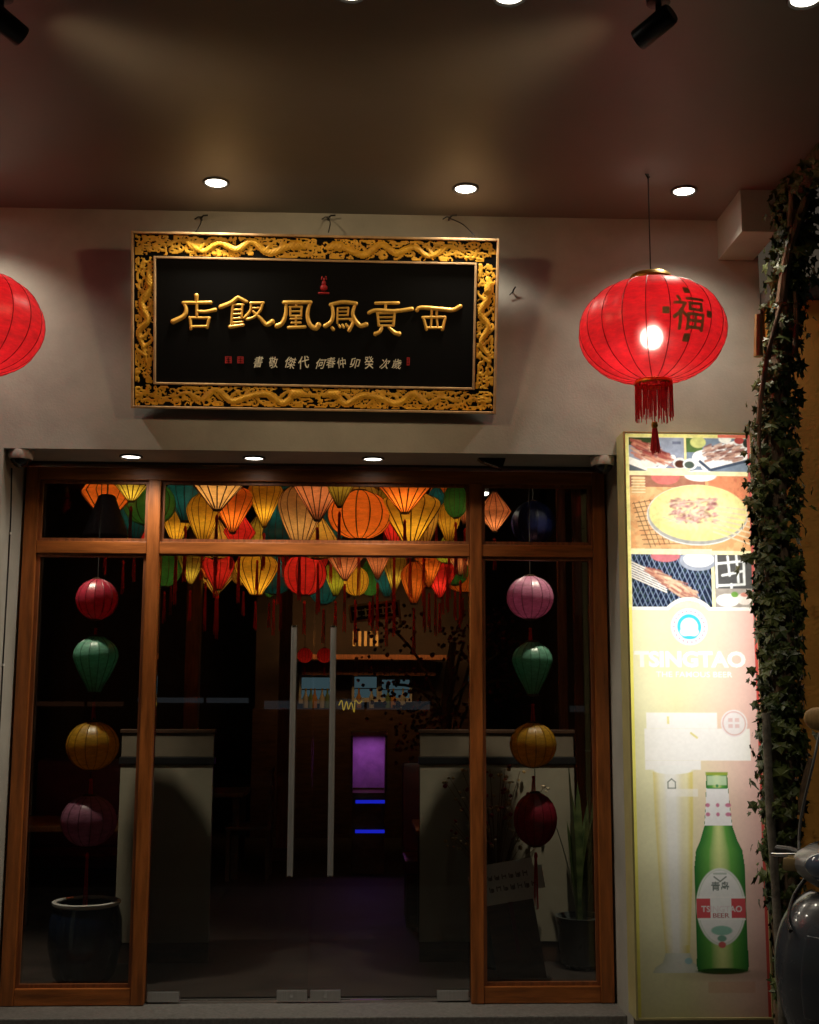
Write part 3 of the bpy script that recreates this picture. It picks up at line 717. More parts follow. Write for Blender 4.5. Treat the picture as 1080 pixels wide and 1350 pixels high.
# photo 4: bundle of satay on a wire rack
cl_ = inside(5, 168, 115, 239)
put(cl_, hexc(28, 38, 66)); put(cl_*(N2 > .6), hexc(60, 90, 80), .5)
for i in range(34):
    line(-60+i*7, 168, -30+i*7, 240, .55, hexc(150, 175, 215), .8, .5, cl_); line(130-i*7.2, 168, 90-i*7.2, 240, .45, hexc(120, 145, 190), .7, .5, cl_)
ell(52, 170, 20, 8, hexc(215, 110, 120), 1); ell(97, 176, 26, 14, hexc(160, 170, 190)); ell(98, 174, 21, 11, hexc(250, 250, 250))
put((1-cl_)*inside(0, 160, 116, 167.5), hexc(250, 240, 180))
for i in range(7): line(4, 178+i*3.4, 52, 200+i*3.2, 1.0, hexc(245, 235, 225), 1, .5, cl_)
for i in range(170):
    a = rg.uniform(22, 84); b = 186+(a-26)*.52+rg.uniform(-2, 22)*(a/90)
    line(a, b, a+rg.uniform(8, 18), b+rg.uniform(3, 9), rg.uniform(.4, 1.7), hexc(*[(215, 150, 115), (235, 190, 150), (175, 95, 80), (240, 205, 165), (150, 75, 70)][i % 5]), .85, 1, cl_)
# photo 5: rack, bowl and greens
cl_ = inside(119, 168, 173, 239)
put(cl_, hexc(88, 88, 88))
for (a, b, c, d) in ((122, 168, 122, 212), (122, 180, 160, 176), (124, 210, 160, 208), (138, 170, 140, 196), (150, 168, 152, 205), (130, 196, 158, 190), (160, 168, 160, 208), (142, 208, 142, 220)): line(a, b, c, d, 1.7, hexc(235, 240, 240), 1, .5, cl_)
put(cl_*(PY > 214), hexc(170, 160, 150)); ell(136, 230, 16, 9, hexc(245, 245, 240)); ell(160, 228, 12, 8, hexc(240, 225, 215)); ell(146, 222, 5, 4, hexc(110, 165, 60)); ell(160, 222, 6, 3, hexc(210, 130, 110))
# curved edge between photos and ground
shift(8)
put(inside(0, 239.5, 175, 770), hexc(240, 240, 235)); put(soft(np.hypot(PX-90, PY-266)-40), hexc(240, 240, 235))
gm = (PY > 244)[..., None]; IMG[:] = np.where(gm, g, IMG)
gm2 = (np.hypot(PX-90, PY-266) < 35)[..., None]; IMG[:] = np.where(gm2, g, IMG)
shift(0)
# border
for m in (PX < 4, PY < 4): put(m, hexc(248, 240, 130))
put((PY < 4)*(PX > 130), hexc(240, 110, 80)); put(PX > 171, hexc(215, 90, 85))
shift(8)
# round emblem
ell(90, 266, 25, 25, hexc(238, 236, 238)); ell(90, 266, 16.5, 17, hexc(70, 195, 215)); ell(90, 266, 12, 12, hexc(240, 242, 240)); ell(90, 273, 13, 7, hexc(240, 242, 240)); ell(90, 280.5, 9, 2.2, hexc(70, 195, 215))
for i in range(22):
    a = 2*math.pi*i/22; ell(90+21*math.cos(a), 266+21*math.sin(a), 1.3, 1.3, hexc(225, 140, 165), .8)
def print_text(txt, x0, x1, yb, h, col, bold=.02):
    me = glyph_mesh(txt, 1.0, 0, bold); vx = np.array([v.co[:2] for v in me.vertices]); mn = vx.min(0); mx = vx.max(0)
    P_ = np.stack([x0-XO+(vx[:, 0]-mn[0])/(mx[0]-mn[0])*(x1-x0), yb-(vx[:, 1]-mn[1])/(mx[1]-mn[1])*h], 1)
    mask = np.zeros((GH, GW)); me.calc_loop_triangles()
    for off in ((0, 0), (.25, .0), (0, .25), (.25, .25)):
        mk = np.zeros((GH, GW), bool)
        for lt in me.loop_triangles:
            a, b, c = (P_[i] for i in lt.vertices)
            i0 = max(0, int(min(a[0], b[0], c[0])/PXW*(GW-1))); i1 = min(GW, int(max(a[0], b[0], c[0])/PXW*(GW-1))+2); j0 = max(0, int(min(a[1], b[1], c[1])/PXH*(GH-1))); j1 = min(GH, int(max(a[1], b[1], c[1])/PXH*(GH-1))+2)
            if i1 <= i0 or j1 <= j0: continue
            x = PX0[j0:j1, i0:i1]+off[0]; y = PY[j0:j1, i0:i1]+off[1]
            w0 = (b[0]-a[0])*(y-a[1])-(b[1]-a[1])*(x-a[0]); w1 = (c[0]-b[0])*(y-b[1])-(c[1]-b[1])*(x-b[0]); w2 = (a[0]-c[0])*(y-c[1])-(a[1]-c[1])*(x-c[0])
            mk[j0:j1, i0:i1] |= ((w0 >= 0) & (w1 >= 0) & (w2 >= 0)) | ((w0 <= 0) & (w1 <= 0) & (w2 <= 0))
        mask += mk*.25
    bpy.data.meshes.remove(me); put(mask, col)
white = hexc(252, 250, 246)
shift(9)
print_text('TSINGTAO', 15, 167, 321, 22, white, .045)
print_text('THE FAMOUS BEER', 44, 148, 334, 7.5, white, .01)
shift(12)
# slogan block as plain white, its overexposed glare painted in
rect(32, 381, 128, 402, white); rect(29, 402, 172, 444, white); rect(29, 444, 104, 456, white); rect(60, 386, 63, 396, hexc(235, 225, 160)); line(92, 408, 100, 414, 1.4, hexc(232, 222, 150))
ell(151, 395, 18, 18, hexc(245, 238, 238)); ell(151, 395, 16, 16, hexc(225, 185, 180)); ell(151, 395, 14.5, 14.5, hexc(242, 236, 236))
for i in range(2):
    for j in range(2): rect(143+i*9, 388+j*8, 149+i*9, 393+j*8, hexc(225, 190, 188), .8)
shift(14)
# tall beer glass
gx = 68.0; gw = np.interp(PY, [456, 520, 600, 660, 690, 702, 708, 714], [27, 25.5, 22, 18, 16, 20, 30, 33]); gu = (PX-gx)/gw
gmask = soft((np.abs(gu)-1)*gw, .9)*(PY > 456)*(PY < 715)
beer = hexc(226, 206, 70); foam = hexc(246, 245, 240); sh = (np.clip(np.abs(gu), 0, 1)**2)[..., None]
gcol = np.where((PY < 690)[..., None], foam+(beer-foam)*(.8*np.clip((np.abs(gu+.12)-.2)*1.4, 0, 1))[..., None], hexc(232, 236, 232)+(hexc(205, 210, 190)-hexc(232, 236, 232))*sh)
m3 = gmask[..., None]*.92; IMG[:] = IMG*(1-m3)+gcol*m3
for q_ in (-.62, .66): put(gmask*soft(np.abs(gu-q_)*gw-2.2, 4)*(PY < 680), hexc(250, 248, 225), .6)
ell(68, 456, 27, 6, hexc(250, 250, 246)); rect(60, 481, 101, 491, white, .55)
for (a, b, c, d) in ((61, 472, 66, 468), (66, 468, 71, 472), (71, 472, 71, 480), (71, 480, 61, 480), (61, 480, 61, 472)): line(a, b, c, d, .7, hexc(120, 130, 120))
ell(82, 700, 5, 4, hexc(140, 200, 215), .7)
shift(17)
# green bottle
def prof_x(y):
    ks = [(461, 14), (470, 14.5), (500, 16), (530, 19), (548, 25), (560, 31), (580, 33.5), (640, 33.5), (690, 34), (706, 34.5), (712, 33)]
    return np.interp(y, [k[0] for k in ks], [k[1] for k in ks])
bx = 130.0; dxn = (PX-bx)/prof_x(PY); bm_ = (np.abs(dxn) < 1)*(PY > 461)*(PY < 713)
grn = hexc(105, 170, 80); dk = hexc(45, 115, 55); pale = hexc(214, 226, 150)
s_ = np.clip(np.abs(dxn), 0, 1)[..., None]
bc = np.where(s_ < .45, pale+(grn-pale)*(s_/.45)**1.5, grn+(dk-grn)*((s_-.45)/.55))
IMG[:] = np.where(bm_[..., None], bc, IMG)
ell(130, 713, 33, 4, hexc(25, 80, 35)); ell(138, 718, 44, 5, hexc(120, 90, 60), .4, 5)
rect(115, 459, 145, 463, hexc(150, 170, 70)); rect(117, 464, 143, 476, hexc(205, 225, 190), .8)
put((np.abs(dxn) < .98)*(PY > 480)*(PY < 528), hexc(242, 240, 240)); 
for yq in (502, 514):
    for xq, wq in ((116.5, 3), (130, 2.4), (144, 4)): ell(xq, yq, wq, 2.6, hexc(200, 90, 135), .85)
ell(130, 477, 2, 2, hexc(70, 150, 90)); line(117, 480, 143, 480, .7, hexc(60, 140, 70))
ell(130, 632, 33, 49, hexc(235, 238, 230)); ell(130, 632, 31, 47, hexc(205, 215, 200)); ell(130, 632, 30, 46, hexc(243, 243, 240))
put((np.abs(dxn) < .97)*(PY > 622)*(PY < 646)*(np.abs(PX-bx) > 14), hexc(215, 90, 95))
line(100, 620, 162, 620, .7, white); line(100, 648, 162, 648, .7, white)
print_text('青岛', 118, 142, 612, 12, hexc(120, 130, 125)); print_text('TSINGTAO', 104, 158, 639, 8, hexc(235, 225, 225), .02); print_text('BEER', 119, 141, 646, 6, hexc(190, 120, 120))
ell(130, 662, 14, 6, hexc(110, 185, 160), .8); ell(130, 672, 6, 4, hexc(60, 150, 120), .8); ell(130, 680, 5, 4, hexc(215, 110, 105)); line(122, 590, 138, 590, 1.2, hexc(190, 200, 190)); line(122, 594, 130, 600, .8, hexc(120, 130, 120)); line(138, 594, 130, 600, .8, hexc(120, 130, 120))
rect(110, 726, 172, 740, hexc(210, 130, 70), .25); shift(0)
ph = (PY < 240)[..., None]; gray = IMG.mean(2, keepdims=True)
IMG = np.where(ph, (IMG*.80+gray*.20)*(.80+.42*noise(4, 11))[..., None]*(.86+.3*noise(14, 12))[..., None], IMG)
IMG *= (.95+.10*N2)[..., None]
IMG = np.clip(IMG, 0, 1)
pm = bpy.data.meshes.new('printed_panel')
vv = np.zeros((GH*GW, 3)); vv[:, 0] = (PX/PXW*(bw-.024)+.012).ravel(); vv[:, 2] = ((1-PY/PXH)*(bh-.024)+.012).ravel()
idx = np.arange(GH*GW).reshape(GH, GW); q = np.stack([idx[1:, :-1], idx[1:, 1:], idx[:-1, 1:], idx[:-1, :-1]], -1).reshape(-1, 4)
pm.vertices.add(len(vv)); pm.vertices.foreach_set('co', vv.ravel()); pm.loops.add(q.size); pm.loops.foreach_set('vertex_index', q.ravel().astype(np.int32))
pm.polygons.add(len(q)); pm.polygons.foreach_set('loop_start', np.arange(0, q.size, 4, dtype=np.int32)); pm.update(calc_edges=True)
ca = pm.color_attributes.new('print', 'FLOAT_COLOR', 'POINT'); ca.data.foreach_set('color', np.concatenate([IMG.reshape(-1, 3), np.ones((GH*GW, 1))], 1).ravel().astype(np.float32))
m = bpy.data.materials.new('backlit_film'); m.use_nodes = True; nt = m.node_tree; nt.nodes.remove(nt.nodes['Principled BSDF'])
an = nt.nodes.new('ShaderNodeAttribute'); an.attribute_name = 'print'
tr = nt.nodes.new('ShaderNodeBsdfTranslucent'); df = nt.nodes.new('ShaderNodeBsdfPrincipled'); df.inputs['Roughness'].default_value = .3
nt.links.new(an.outputs['Color'], tr.inputs[0]); nt.links.new(an.outputs['Color'], df.inputs['Base Color'])
mx = nt.nodes.new('ShaderNodeMixShader'); mx.inputs[0].default_value = .18
nt.links.new(tr.outputs[0], mx.inputs[1]); nt.links.new(df.outputs[0], mx.inputs[2]); nt.links.new(mx.outputs[0], nt.nodes['Material Output'].inputs[0])
pm.materials.append(m)
link('printed_panel', pm, lb, (0, 0, 0))
M['boxframe'] = mat('box_edge', (.62, .56, .26), .4, .2, var=.1)
for a in ((0, .0115, 0, bh), (bw-.0115, bw, 0, bh)): MB().box(a[0], a[1], -.006, .165, a[2], a[3], bev=.002).build('edge_trim', M['boxframe'], lb)
for a in ((.012, bw-.012, 0, .0115), (.012, bw-.012, bh-.0115, bh)): MB().box(a[0], a[1], -.005, .165, a[2], a[3], bev=.002).build('edge_trim', M['boxframe'], lb)
MB().box(.012, bw-.012, .150, .164, .012, bh-.012).build('back_panel', M['whiteplastic'], lb)
LBP = [1.42, 1.42, 1.58, 1.32, .78, .34, .13, .04]
hsec = (bh-.04)/len(LBP)
for i, pw in enumerate(LBP):
    L = lamp('backlight', 'AREA', (bw/2, .143, bh-.02-hsec*(i+.5)), pw*.95, (1, .97, .93), lb, shape='RECTANGLE', size=bw-.05, size_y=hsec*.98)
    L.rotation_euler = (R(-90), 0, 0)
print('light box ok')

# ------------------------------------------------------------------ ivy covered trunk
def leaf_mesh(name, sc=1.0):
    P = [(0, 0), (.30, .10), (.52, .02), (.40, .34), (.62, .62), (.28, .60), (0, 1.0), (-.28, .60), (-.62, .62), (-.40, .34), (-.52, .02), (-.30, .10)]
    mb = MB(); c = (0, .42, .10)
    vs = [(x*sc, (.08*(abs(x) > .35)-.02)*sc*-1, -y*sc) for x, y in P] + [(0, -.11*sc, -.42*sc)]
    mb.add(vs, [(i, (i+1) % 12, 12) for i in range(12)])
    return mb.mesh(name, M['ivy'])
iv = thing('ivy_trunk', 'tall crooked trunk wrapped in dark green ivy beside the light box', 'tree')
YI = -.98
path = [at(*p, Y=YI) for p in ((1052, 225), (1046, 330), (1034, 440), (1022, 560), (1023, 700), (1029, 850), (1031, 1000), (1032, 1120), (1040, 1300))]
path.append(Vector((path[-1].x, YI, 0)))
cp = catmull(path, 6); cp[-1].z = -.005
tr_ = MB().tube(cp, [.05+.02*i/len(cp)+.006*math.sin(i*1.3) for i in range(len(cp))], 10).build('trunk', M['bark'], iv, True)
tr2 = [at(x, y, Y=-1.06) for x, y in ((1010, 940), (1013, 1010), (1016, 1080), (1022, 1160), (1030, 1300))]; tr2.append(Vector((tr2[-1].x, -1.06, -.005)))
MB().tube(catmull(tr2, 5), .02, 10).build('pale_stem', M['palebark'], iv, True)
for pts, r in (([(1000, 560), (1004, 520), (1012, 470), (1022, 430), (1032, 395)], .014), ([(1006, 640), (1001, 590), (1003, 540)], .012), ([(1030, 400), (1040, 330), (1060, 270), (1085, 215)], .028),
               ([(1042, 300), (1044, 260), (1041, 235)], .018), ([(1048, 470), (1050, 420), (1048, 385)], .016), ([(1000, 470), (1000, 415)], .024), ([(1055, 1075), (1062, 1030), (1070, 1000)], .02)):
    q = catmull([at(x, y, Y=-1.06) for x, y in pts], 5)
    MB().tube(q, [r*(1-.3*i/len(q)) for i in range(len(q))], 8).build('branch', M['bamboo'] if pts[0] == (1000, 470) else M['bark'], iv, True)
lm = [leaf_mesh('ivy_leaf', .050), leaf_mesh('ivy_leaf', .034), leaf_mesh('ivy_leaf', .060)]
def axis(z):
    for a, b in zip(cp[:-1], cp[1:]):
        if b.z <= z <= a.z: return a.lerp(b, (a.z-z)/max(1e-6, a.z-b.z))
    return cp[0] if z > cp[0].z else cp[-1]
def dens(z):            # half width of the ivy at a height
    return float(np.interp(z, [0, .7, 1.0, 1.3, 2.0, 2.8, 3.3, 3.7, 4.1, 4.35], [.04, .06, .08, .095, .10, .115, .095, .075, .10, .085]))
def leaf_mat(p, out, sc):
    o = Vector(out)+Vector((rnd.uniform(-.7, .7), rnd.uniform(-.7, .7), rnd.uniform(-.3, .6))); o.normalize()
    zz = (Vector((rnd.uniform(-.45, .45), rnd.uniform(-.45, .45), 1))); zz = (zz-o*zz.dot(o)).normalized()
    yy = -o; xx_ = yy.cross(zz)
    m4 = Matrix((xx_, yy, zz)).transposed().to_4x4(); m4 = Matrix.Translation(p) @ m4 @ Matrix.Scale(sc, 4); return m4
singles = []; bulk = MB()
for k in range(2900):
    z = rnd.uniform(.75, 4.4) if rnd.random() < .93 else rnd.uniform(.25, .9)
    c = axis(z); a = rnd.uniform(0, 6.28); w = dens(z)
    rr = w*(.5+.6*rnd.random()**.6)*(1.0+.55*(rnd.random() < .10))
    d = Vector((math.cos(a), math.sin(a)*.8, 0)); p = c+d*rr; p.z = z+rnd.uniform(-.02, .02)
    if p.x < 1.80: continue
    front = d.y < .3 and abs(rr) > w*.7
    if front and len(singles) < 290 and rnd.random() < .30: singles.append((p, d))
    else:
        m4 = leaf_mat(p, d, rnd.uniform(.55, 1.35)); me = lm[k % 3]
        bulk.add([m4 @ v.co for v in me.vertices], [tuple(f.vertices) for f in me.polygons])
# ivy running off along the edge of the ceiling and drooping sprigs over the light box
for k in range(420):
    t = rnd.random(); c = at(1055, 235, Y=-1.0).lerp(Vector((2.28, -2.2, 4.18)), t)
    d = Vector((rnd.uniform(-1, 1), rnd.uniform(-1, 1), rnd.uniform(-1, .6))).normalized(); p = c+d*rnd.uniform(.03, .20)
    if p.x < 2.06: p.x = 2.06+rnd.random()*.1
    if p.z > 4.33 and p.x < 2.16: p.z = 4.3
    m4 = leaf_mat(p, d, rnd.uniform(.9, 1.3)); me = lm[k % 3]; bulk.add([m4 @ v.co for v in me.vertices], [tuple(f.vertices) for f in me.polygons])
fol = bulk.build('ivy_foliage', M['ivy'], iv); fol['kind'] = 'stuff'
for sx, sy, ln in ((990, 640, 9), (985, 725, 7), (990, 790, 8), (984, 822, 6), (990, 870, 5), (992, 905, 6), (994, 960, 6), (984, 470, 5), (987, 520, 6), (1062, 540, 6), (1066, 575, 5), (1062, 470, 5), (1058, 900, 4), (1000, 1085, 4), (998, 1120, 4)):
    p = at(sx, sy, Y=-1.08)
    for j in range(ln): singles.append((p+Vector((rnd.uniform(-.05, .05), rnd.uniform(-.04, .04), rnd.uniform(-.09, .06))), Vector((-.3, -1, 0))))
for i, (p, d) in enumerate(singles[:300]):
    o = link('ivy_leaf', lm[i % 3], iv); o.matrix_local = leaf_mat(p, d, rnd.uniform(.6, 1.4))

# ------------------------------------------------------------------ scooter
M['scoot'] = mat('scooter_paint', (.055, .062, .075), .25, .0, var=.08, vscale=6, coat=.6)
M['silver'] = mat('silver_plastic', (.30, .30, .30), .35, .4, var=.1, vscale=10)
M['bluelens'] = mat('headlamp_glass', (.10, .13, .19), .08, 0, coat=.8)
M['tyre'] = mat('rubber', (.015, .015, .015), .8, bump=.3)
M['seatvinyl'] = mat('seat_vinyl', (.02, .018, .018), .5, bump=.15, bscale=180)
ps = at(1124, 1300, Y=-1.95)
st = thing('motor_scooter', 'dark grey motor scooter with silver handlebar cowl parked in front of the ivy', 'scooter', (ps.x, -1.95, 0), R(-42)); st.scale = (1.06, 1.06, 1.06)
def loft(rows, n=18, a0=-1.0, a1=1.0):
    """rows: (z, half width, forward bulge, y offset, power) -> open front shell"""
    vs = []; fs = []
    for z, hw, bu, yo, pw in rows:
        for j in range(n):
            a = (a0+(a1-a0)*j/(n-1))*math.pi/2; s_ = math.sin(a); c_ = max(0, math.cos(a))
            vs.append((hw*math.copysign(abs(s_)**pw, s_), yo-bu*c_**.8, z))
    for i in range(len(rows)-1):
        for j in range(n-1): fs.append((i*n+j, i*n+j+1, (i+1)*n+j+1, (i+1)*n+j))
    return vs, fs
def solid(o, th):
    md = o.modifiers.new('thickness', 'SOLIDIFY'); md.thickness = th; md.offset = -1
    sb = o.modifiers.new('smooth', 'SUBSURF'); sb.levels = 1; sb.render_levels = 2
v_, f_ = loft([(.30, .16, .16, .05, .8), (.42, .235, .17, .02, .75), (.55, .275, .17, .0, .72), (.70, .285, .165, .0, .72), (.82, .265, .15, .03, .75), (.90, .215, .13, .06, .8), (.94, .15, .11, .08, .85)])
ap = MB().add(v_, f_).build('front_apron', M['scoot'], st, True); solid(ap, .02)
v_, f_ = loft([(.50, .12, .012, -.165, .9), (.66, .135, .012, -.163, .9), (.80, .11, .012, -.135, .9)])
o = MB().add(v_, f_).build('apron_panel', M['scoot'], ap, True); solid(o, .008)
hc = MB(); v_, f_ = loft([(.93, .10, .07, .05, .8), (.98, .185, .115, .03, .75), (1.03, .215, .13, .03, .72), (1.075, .205, .12, .05, .75), (1.105, .13, .08, .08, .8)], 18, -1.25, 1.25)
hd = MB().add(v_, f_).build('handlebar_cowl', M['silver'], st, True); solid(hd, .015)
bm = bmesh.new(); bmesh.ops.create_uvsphere(bm, u_segments=24, v_segments=14, radius=1)
for v in bm.verts: v.co = Vector((v.co.x*.125, -.085+v.co.y*.055, 1.035+v.co.z*.062))
MB().bm(bm).build('headlight', M['bluelens'], st, True)
for s in (-1, 1):
    g_ = MB().tube([(s*.18, .06, 1.05), (s*.25, .085, 1.06), (s*.31, .105, 1.058)], .018, 12).build('handle_grip', M['blackplastic'], st, True)
    MB().tube([(s*.20, .02, 1.055), (s*.27, .005, 1.05), (s*.30, .03, 1.047)], .007, 8).build('brake_lever', M['chrome'], g_, True)
    MB().box(s*.20-.03, s*.20+.03, -.045, .06, 1.0, 1.05, bev=.012).build('indicator', mat('indicator_lens', (.35, .25, .12), .15), st, True)
    MB().tube(catmull([(s*.21, .07, 1.07), (s*.19, .06, 1.2), (s*.13, .05, 1.40), (s*.09, .03, 1.52)], 6), .006, 8).build('mirror_stalk', M['chrome'], st, True)
    bm = bmesh.new(); bmesh.ops.create_uvsphere(bm, u_segments=18, v_segments=10, radius=1)
    for v in bm.verts: v.co = Vector((s*.09+v.co.x*.062, .03+v.co.y*.018, 1.57+v.co.z*.045))
    mo = MB().bm(bm).build('mirror', M['bamboo'], st, True)  # tan colour stands in for the yellowish reflection in the mirror
    MB().tube(catmull([(s*.19, .10, .97), (s*.215, .02, .90), (s*.20, -.08, .83), (s*.17, -.13, .80)], 5), .008, 8).build('cable', M['blackplastic'], st, True)
def wheel(y, r, name='wheel'):
    mb = MB(); n = 40; prof = [(r-.045, -.05), (r-.012, -.048), (r, -.02), (r, .02), (r-.012, .048), (r-.045, .05)]
    vs = [(w, y+q*math.cos(2*math.pi*j/n), r+q*math.sin(2*math.pi*j/n)) for q, w in prof for j in range(n)]
    fs = [(i*n+j, i*n+(j+1) % n, ((i+1) % 6)*n+(j+1) % n, ((i+1) % 6)*n+j) for i in range(6) for j in range(n)]
    w_ = link(name, None, st); w_.location = (0, 0, 0)
    MB().add(vs, fs).build('tyre', M['tyre'], w_, True)
    mb = MB()
    for k in range(6):
        a = k*math.pi/3; mb.tube([(0, y, r), (0, y+(r-.05)*math.cos(a), r+(r-.05)*math.sin(a))], .014, 6)
    mb.tube([(-.05, y, r), (.05, y, r)], .035, 14); mb.build('rim', M['silver'], w_, True)
wheel(-.10, .215); wheel(1.12, .215)
v_ = []; f_ = []
for i in range(13):
    a = R(20+i*11.5)
    for s in (-.075, -.05, 0, .05, .075): v_.append((s, -.10+.245*math.cos(a)*(1 if abs(s) < .06 else .95), .215+.245*math.sin(a)*(1 if abs(s) < .06 else .95)))
f_ = [(i*5+j, i*5+j+1, (i+1)*5+j+1, (i+1)*5+j) for i in range(12) for j in range(4)]
o = MB().add(v_, f_).build('front_fender', M['scoot'], st, True); solid(o, .008)
MB().box(-.17, .17, .10, .52, .30, .36, bev=.02).build('floorboard', M['blackplastic'], st, True)
bm = bmesh.new(); bmesh.ops.create_uvsphere(bm, u_segments=24, v_segments=14, radius=1)
for v in bm.verts: v.co = Vector((v.co.x*.19*(1-.2*max(0, v.co.y)), .95+v.co.y*.48, .55+v.co.z*.20))
MB().bm(bm).build('rear_body', M['scoot'], st, True)
bm = bmesh.new(); bmesh.ops.create_uvsphere(bm, u_segments=24, v_segments=12, radius=1)
for v in bm.verts: v.co = Vector((v.co.x*.15, .88+v.co.y*.36, .76+v.co.z*.07))
MB().bm(bm).build('saddle', M['seatvinyl'], st, True)
MB().tube([(0, .10, .60), (0, .02, .95)], .03, 10).build('steering_column', M['blackplastic'], st, True)
MB().tube([(.09, .62, .36), (.15, .68, .0)], .012, 8).build('side_stand', M['blackplastic'], st, True)

# ------------------------------------------------------------------ silk lanterns inside
PROF = {
 'round':  [(.22, 1), (.30, .97), (.62, .80), (.88, .48), (1, .05), (.92, -.40), (.68, -.76), (.36, -.96), (.22, -1)],
 'onion':  [(.30, 1), (.42, .93), (.80, .72), (1, .40), (.94, .10), (.72, -.30), (.47, -.66), (.30, -.92), (.26, -1)],
 'fan':    [(.16, 1), (.55, .92), (.92, .72), (1, .52), (.86, .25), (.62, -.15), (.38, -.55), (.18, -.9), (.12, -1)],
 'diamond':[(.18, 1), (.42, .72), (.72, .38), (.97, .06), (1, 0), (.95, -.08), (.66, -.42), (.36, -.74), (.14, -1)],
 'drop':   [(.12, 1), (.28, .80), (.52, .45), (.78, .05), (.96, -.32), (1, -.52), (.84, -.78), (.50, -.95), (.20, -1)],
}
def lantern_meshes(shape, N=14):
    pr = PROF[shape]; fine = []
    q = catmull([(r, z, 0) for r, z in pr], 3); fine = [(v.x, v.y) for v in q]
    skin = MB().lathe(fine, N*4, gores=N, sag=.035).mesh('silk_skin', M['silk'], True)
    rb = MB()
    for k in range(N):
        a = 2*math.pi*k/N; rb.tube([(1.004*r*math.cos(a), 1.004*r*math.sin(a), z) for r, z in fine[::2]], .021, 5)
    ribs = rb.mesh('rib_cage', M['rib'], True)
    cap = MB().lathe([(pr[0][0]*1.1, .99), (pr[0][0]*1.12, 1.05), (pr[0][0]*.8, 1.07), (.03, 1.07)], 16).lathe([(pr[-1][0]*1.12, -.99), (pr[-1][0]*1.14, -1.05), (.03, -1.08)], 16).mesh('end_caps', M['darkwood'], True)
    return skin, ribs, cap
LM = {k: lantern_meshes(k) for k in PROF}
CORD = MB().tube([(0, 0, 0), (0, 0, 1)], .003, 5).mesh('cord', M['black'])
tm_ = MB(); 
for k in range(9):
    a = k*.7; tm_.tube([(.006*math.cos(a), .006*math.sin(a), 0), (.012*math.cos(a), .012*math.sin(a), -.8-.2*rnd.random())], .0022, 4)
tm_.tube([(0, 0, .08), (0, 0, 0), (0, 0, -.06)], [.006, .012, .006], 6); TAS = tm_.mesh('tassel', M['silktassel'] if 'silktassel' in M else M['tassel_red'])
PAL = {'orange': (.90, .20, .02), 'yellow': (.88, .44, .03), 'gold': (.72, .36, .05), 'red': (.78, .03, .02), 'salmon': (.85, .28, .10), 'tan': (.78, .40, .12), 'green': (.06, .20, .03),
       'teal': (.02, .15, .15), 'olive': (.58, .38, .04), 'blue': (.02, .03, .16), 'lime': (.48, .46, .03), 'pink': (.66, .27, .42), 'mint': (.24, .60, .42), 'amber': (.80, .44, .03), 'crimson': (.55, .03, .07)}
SHW = {'round': 'round', 'onion': 'onion shaped', 'fan': 'fan shaped', 'diamond': 'diamond shaped', 'drop': 'drop shaped'}
def silk_lantern(p, w, h, shape, col, label, group, ztop, lit=0.0, tassel=.22, rot=None):
    t = thing('silk_lantern', label, 'lantern', p, rnd.uniform(0, 6.28) if rot is None else rot, group)
    sk, rb, cp_ = LM[shape]
    for n_, me in (('silk_skin', sk), ('rib_cage', rb), ('end_caps', cp_)):
        o = link(n_, me, t); o.scale = (w/2, w/2, h/2)
        if n_ == 'silk_skin': o.color = (*PAL[col], 1)
        if n_ == 'rib_cage' and not lit:
            o.material_slots[0].link = 'OBJECT'; o.material_slots[0].material = M['silk']; o.color = (*[c*.6 for c in PAL[col]], 1)
    if ztop > p.z+h/2: 
        o = link('cord', CORD, t, (0, 0, h/2*1.05)); o.scale = (1, 1, ztop-p.z-h/2*1.05)
    if tassel: o = link('tassel', TAS, t, (0, 0, -h/2*1.08-.05)); o.scale = (1, 1, tassel)
    if lit: lamp('bulb_light', 'POINT', (0, 0, h*rnd.uniform(-.22, .12)), lit, (1, .80, .55), t, shadow_soft_size=min(w, h)*.12)
    return t
GI = 'lit silk lanterns crowded under the dining room ceiling'
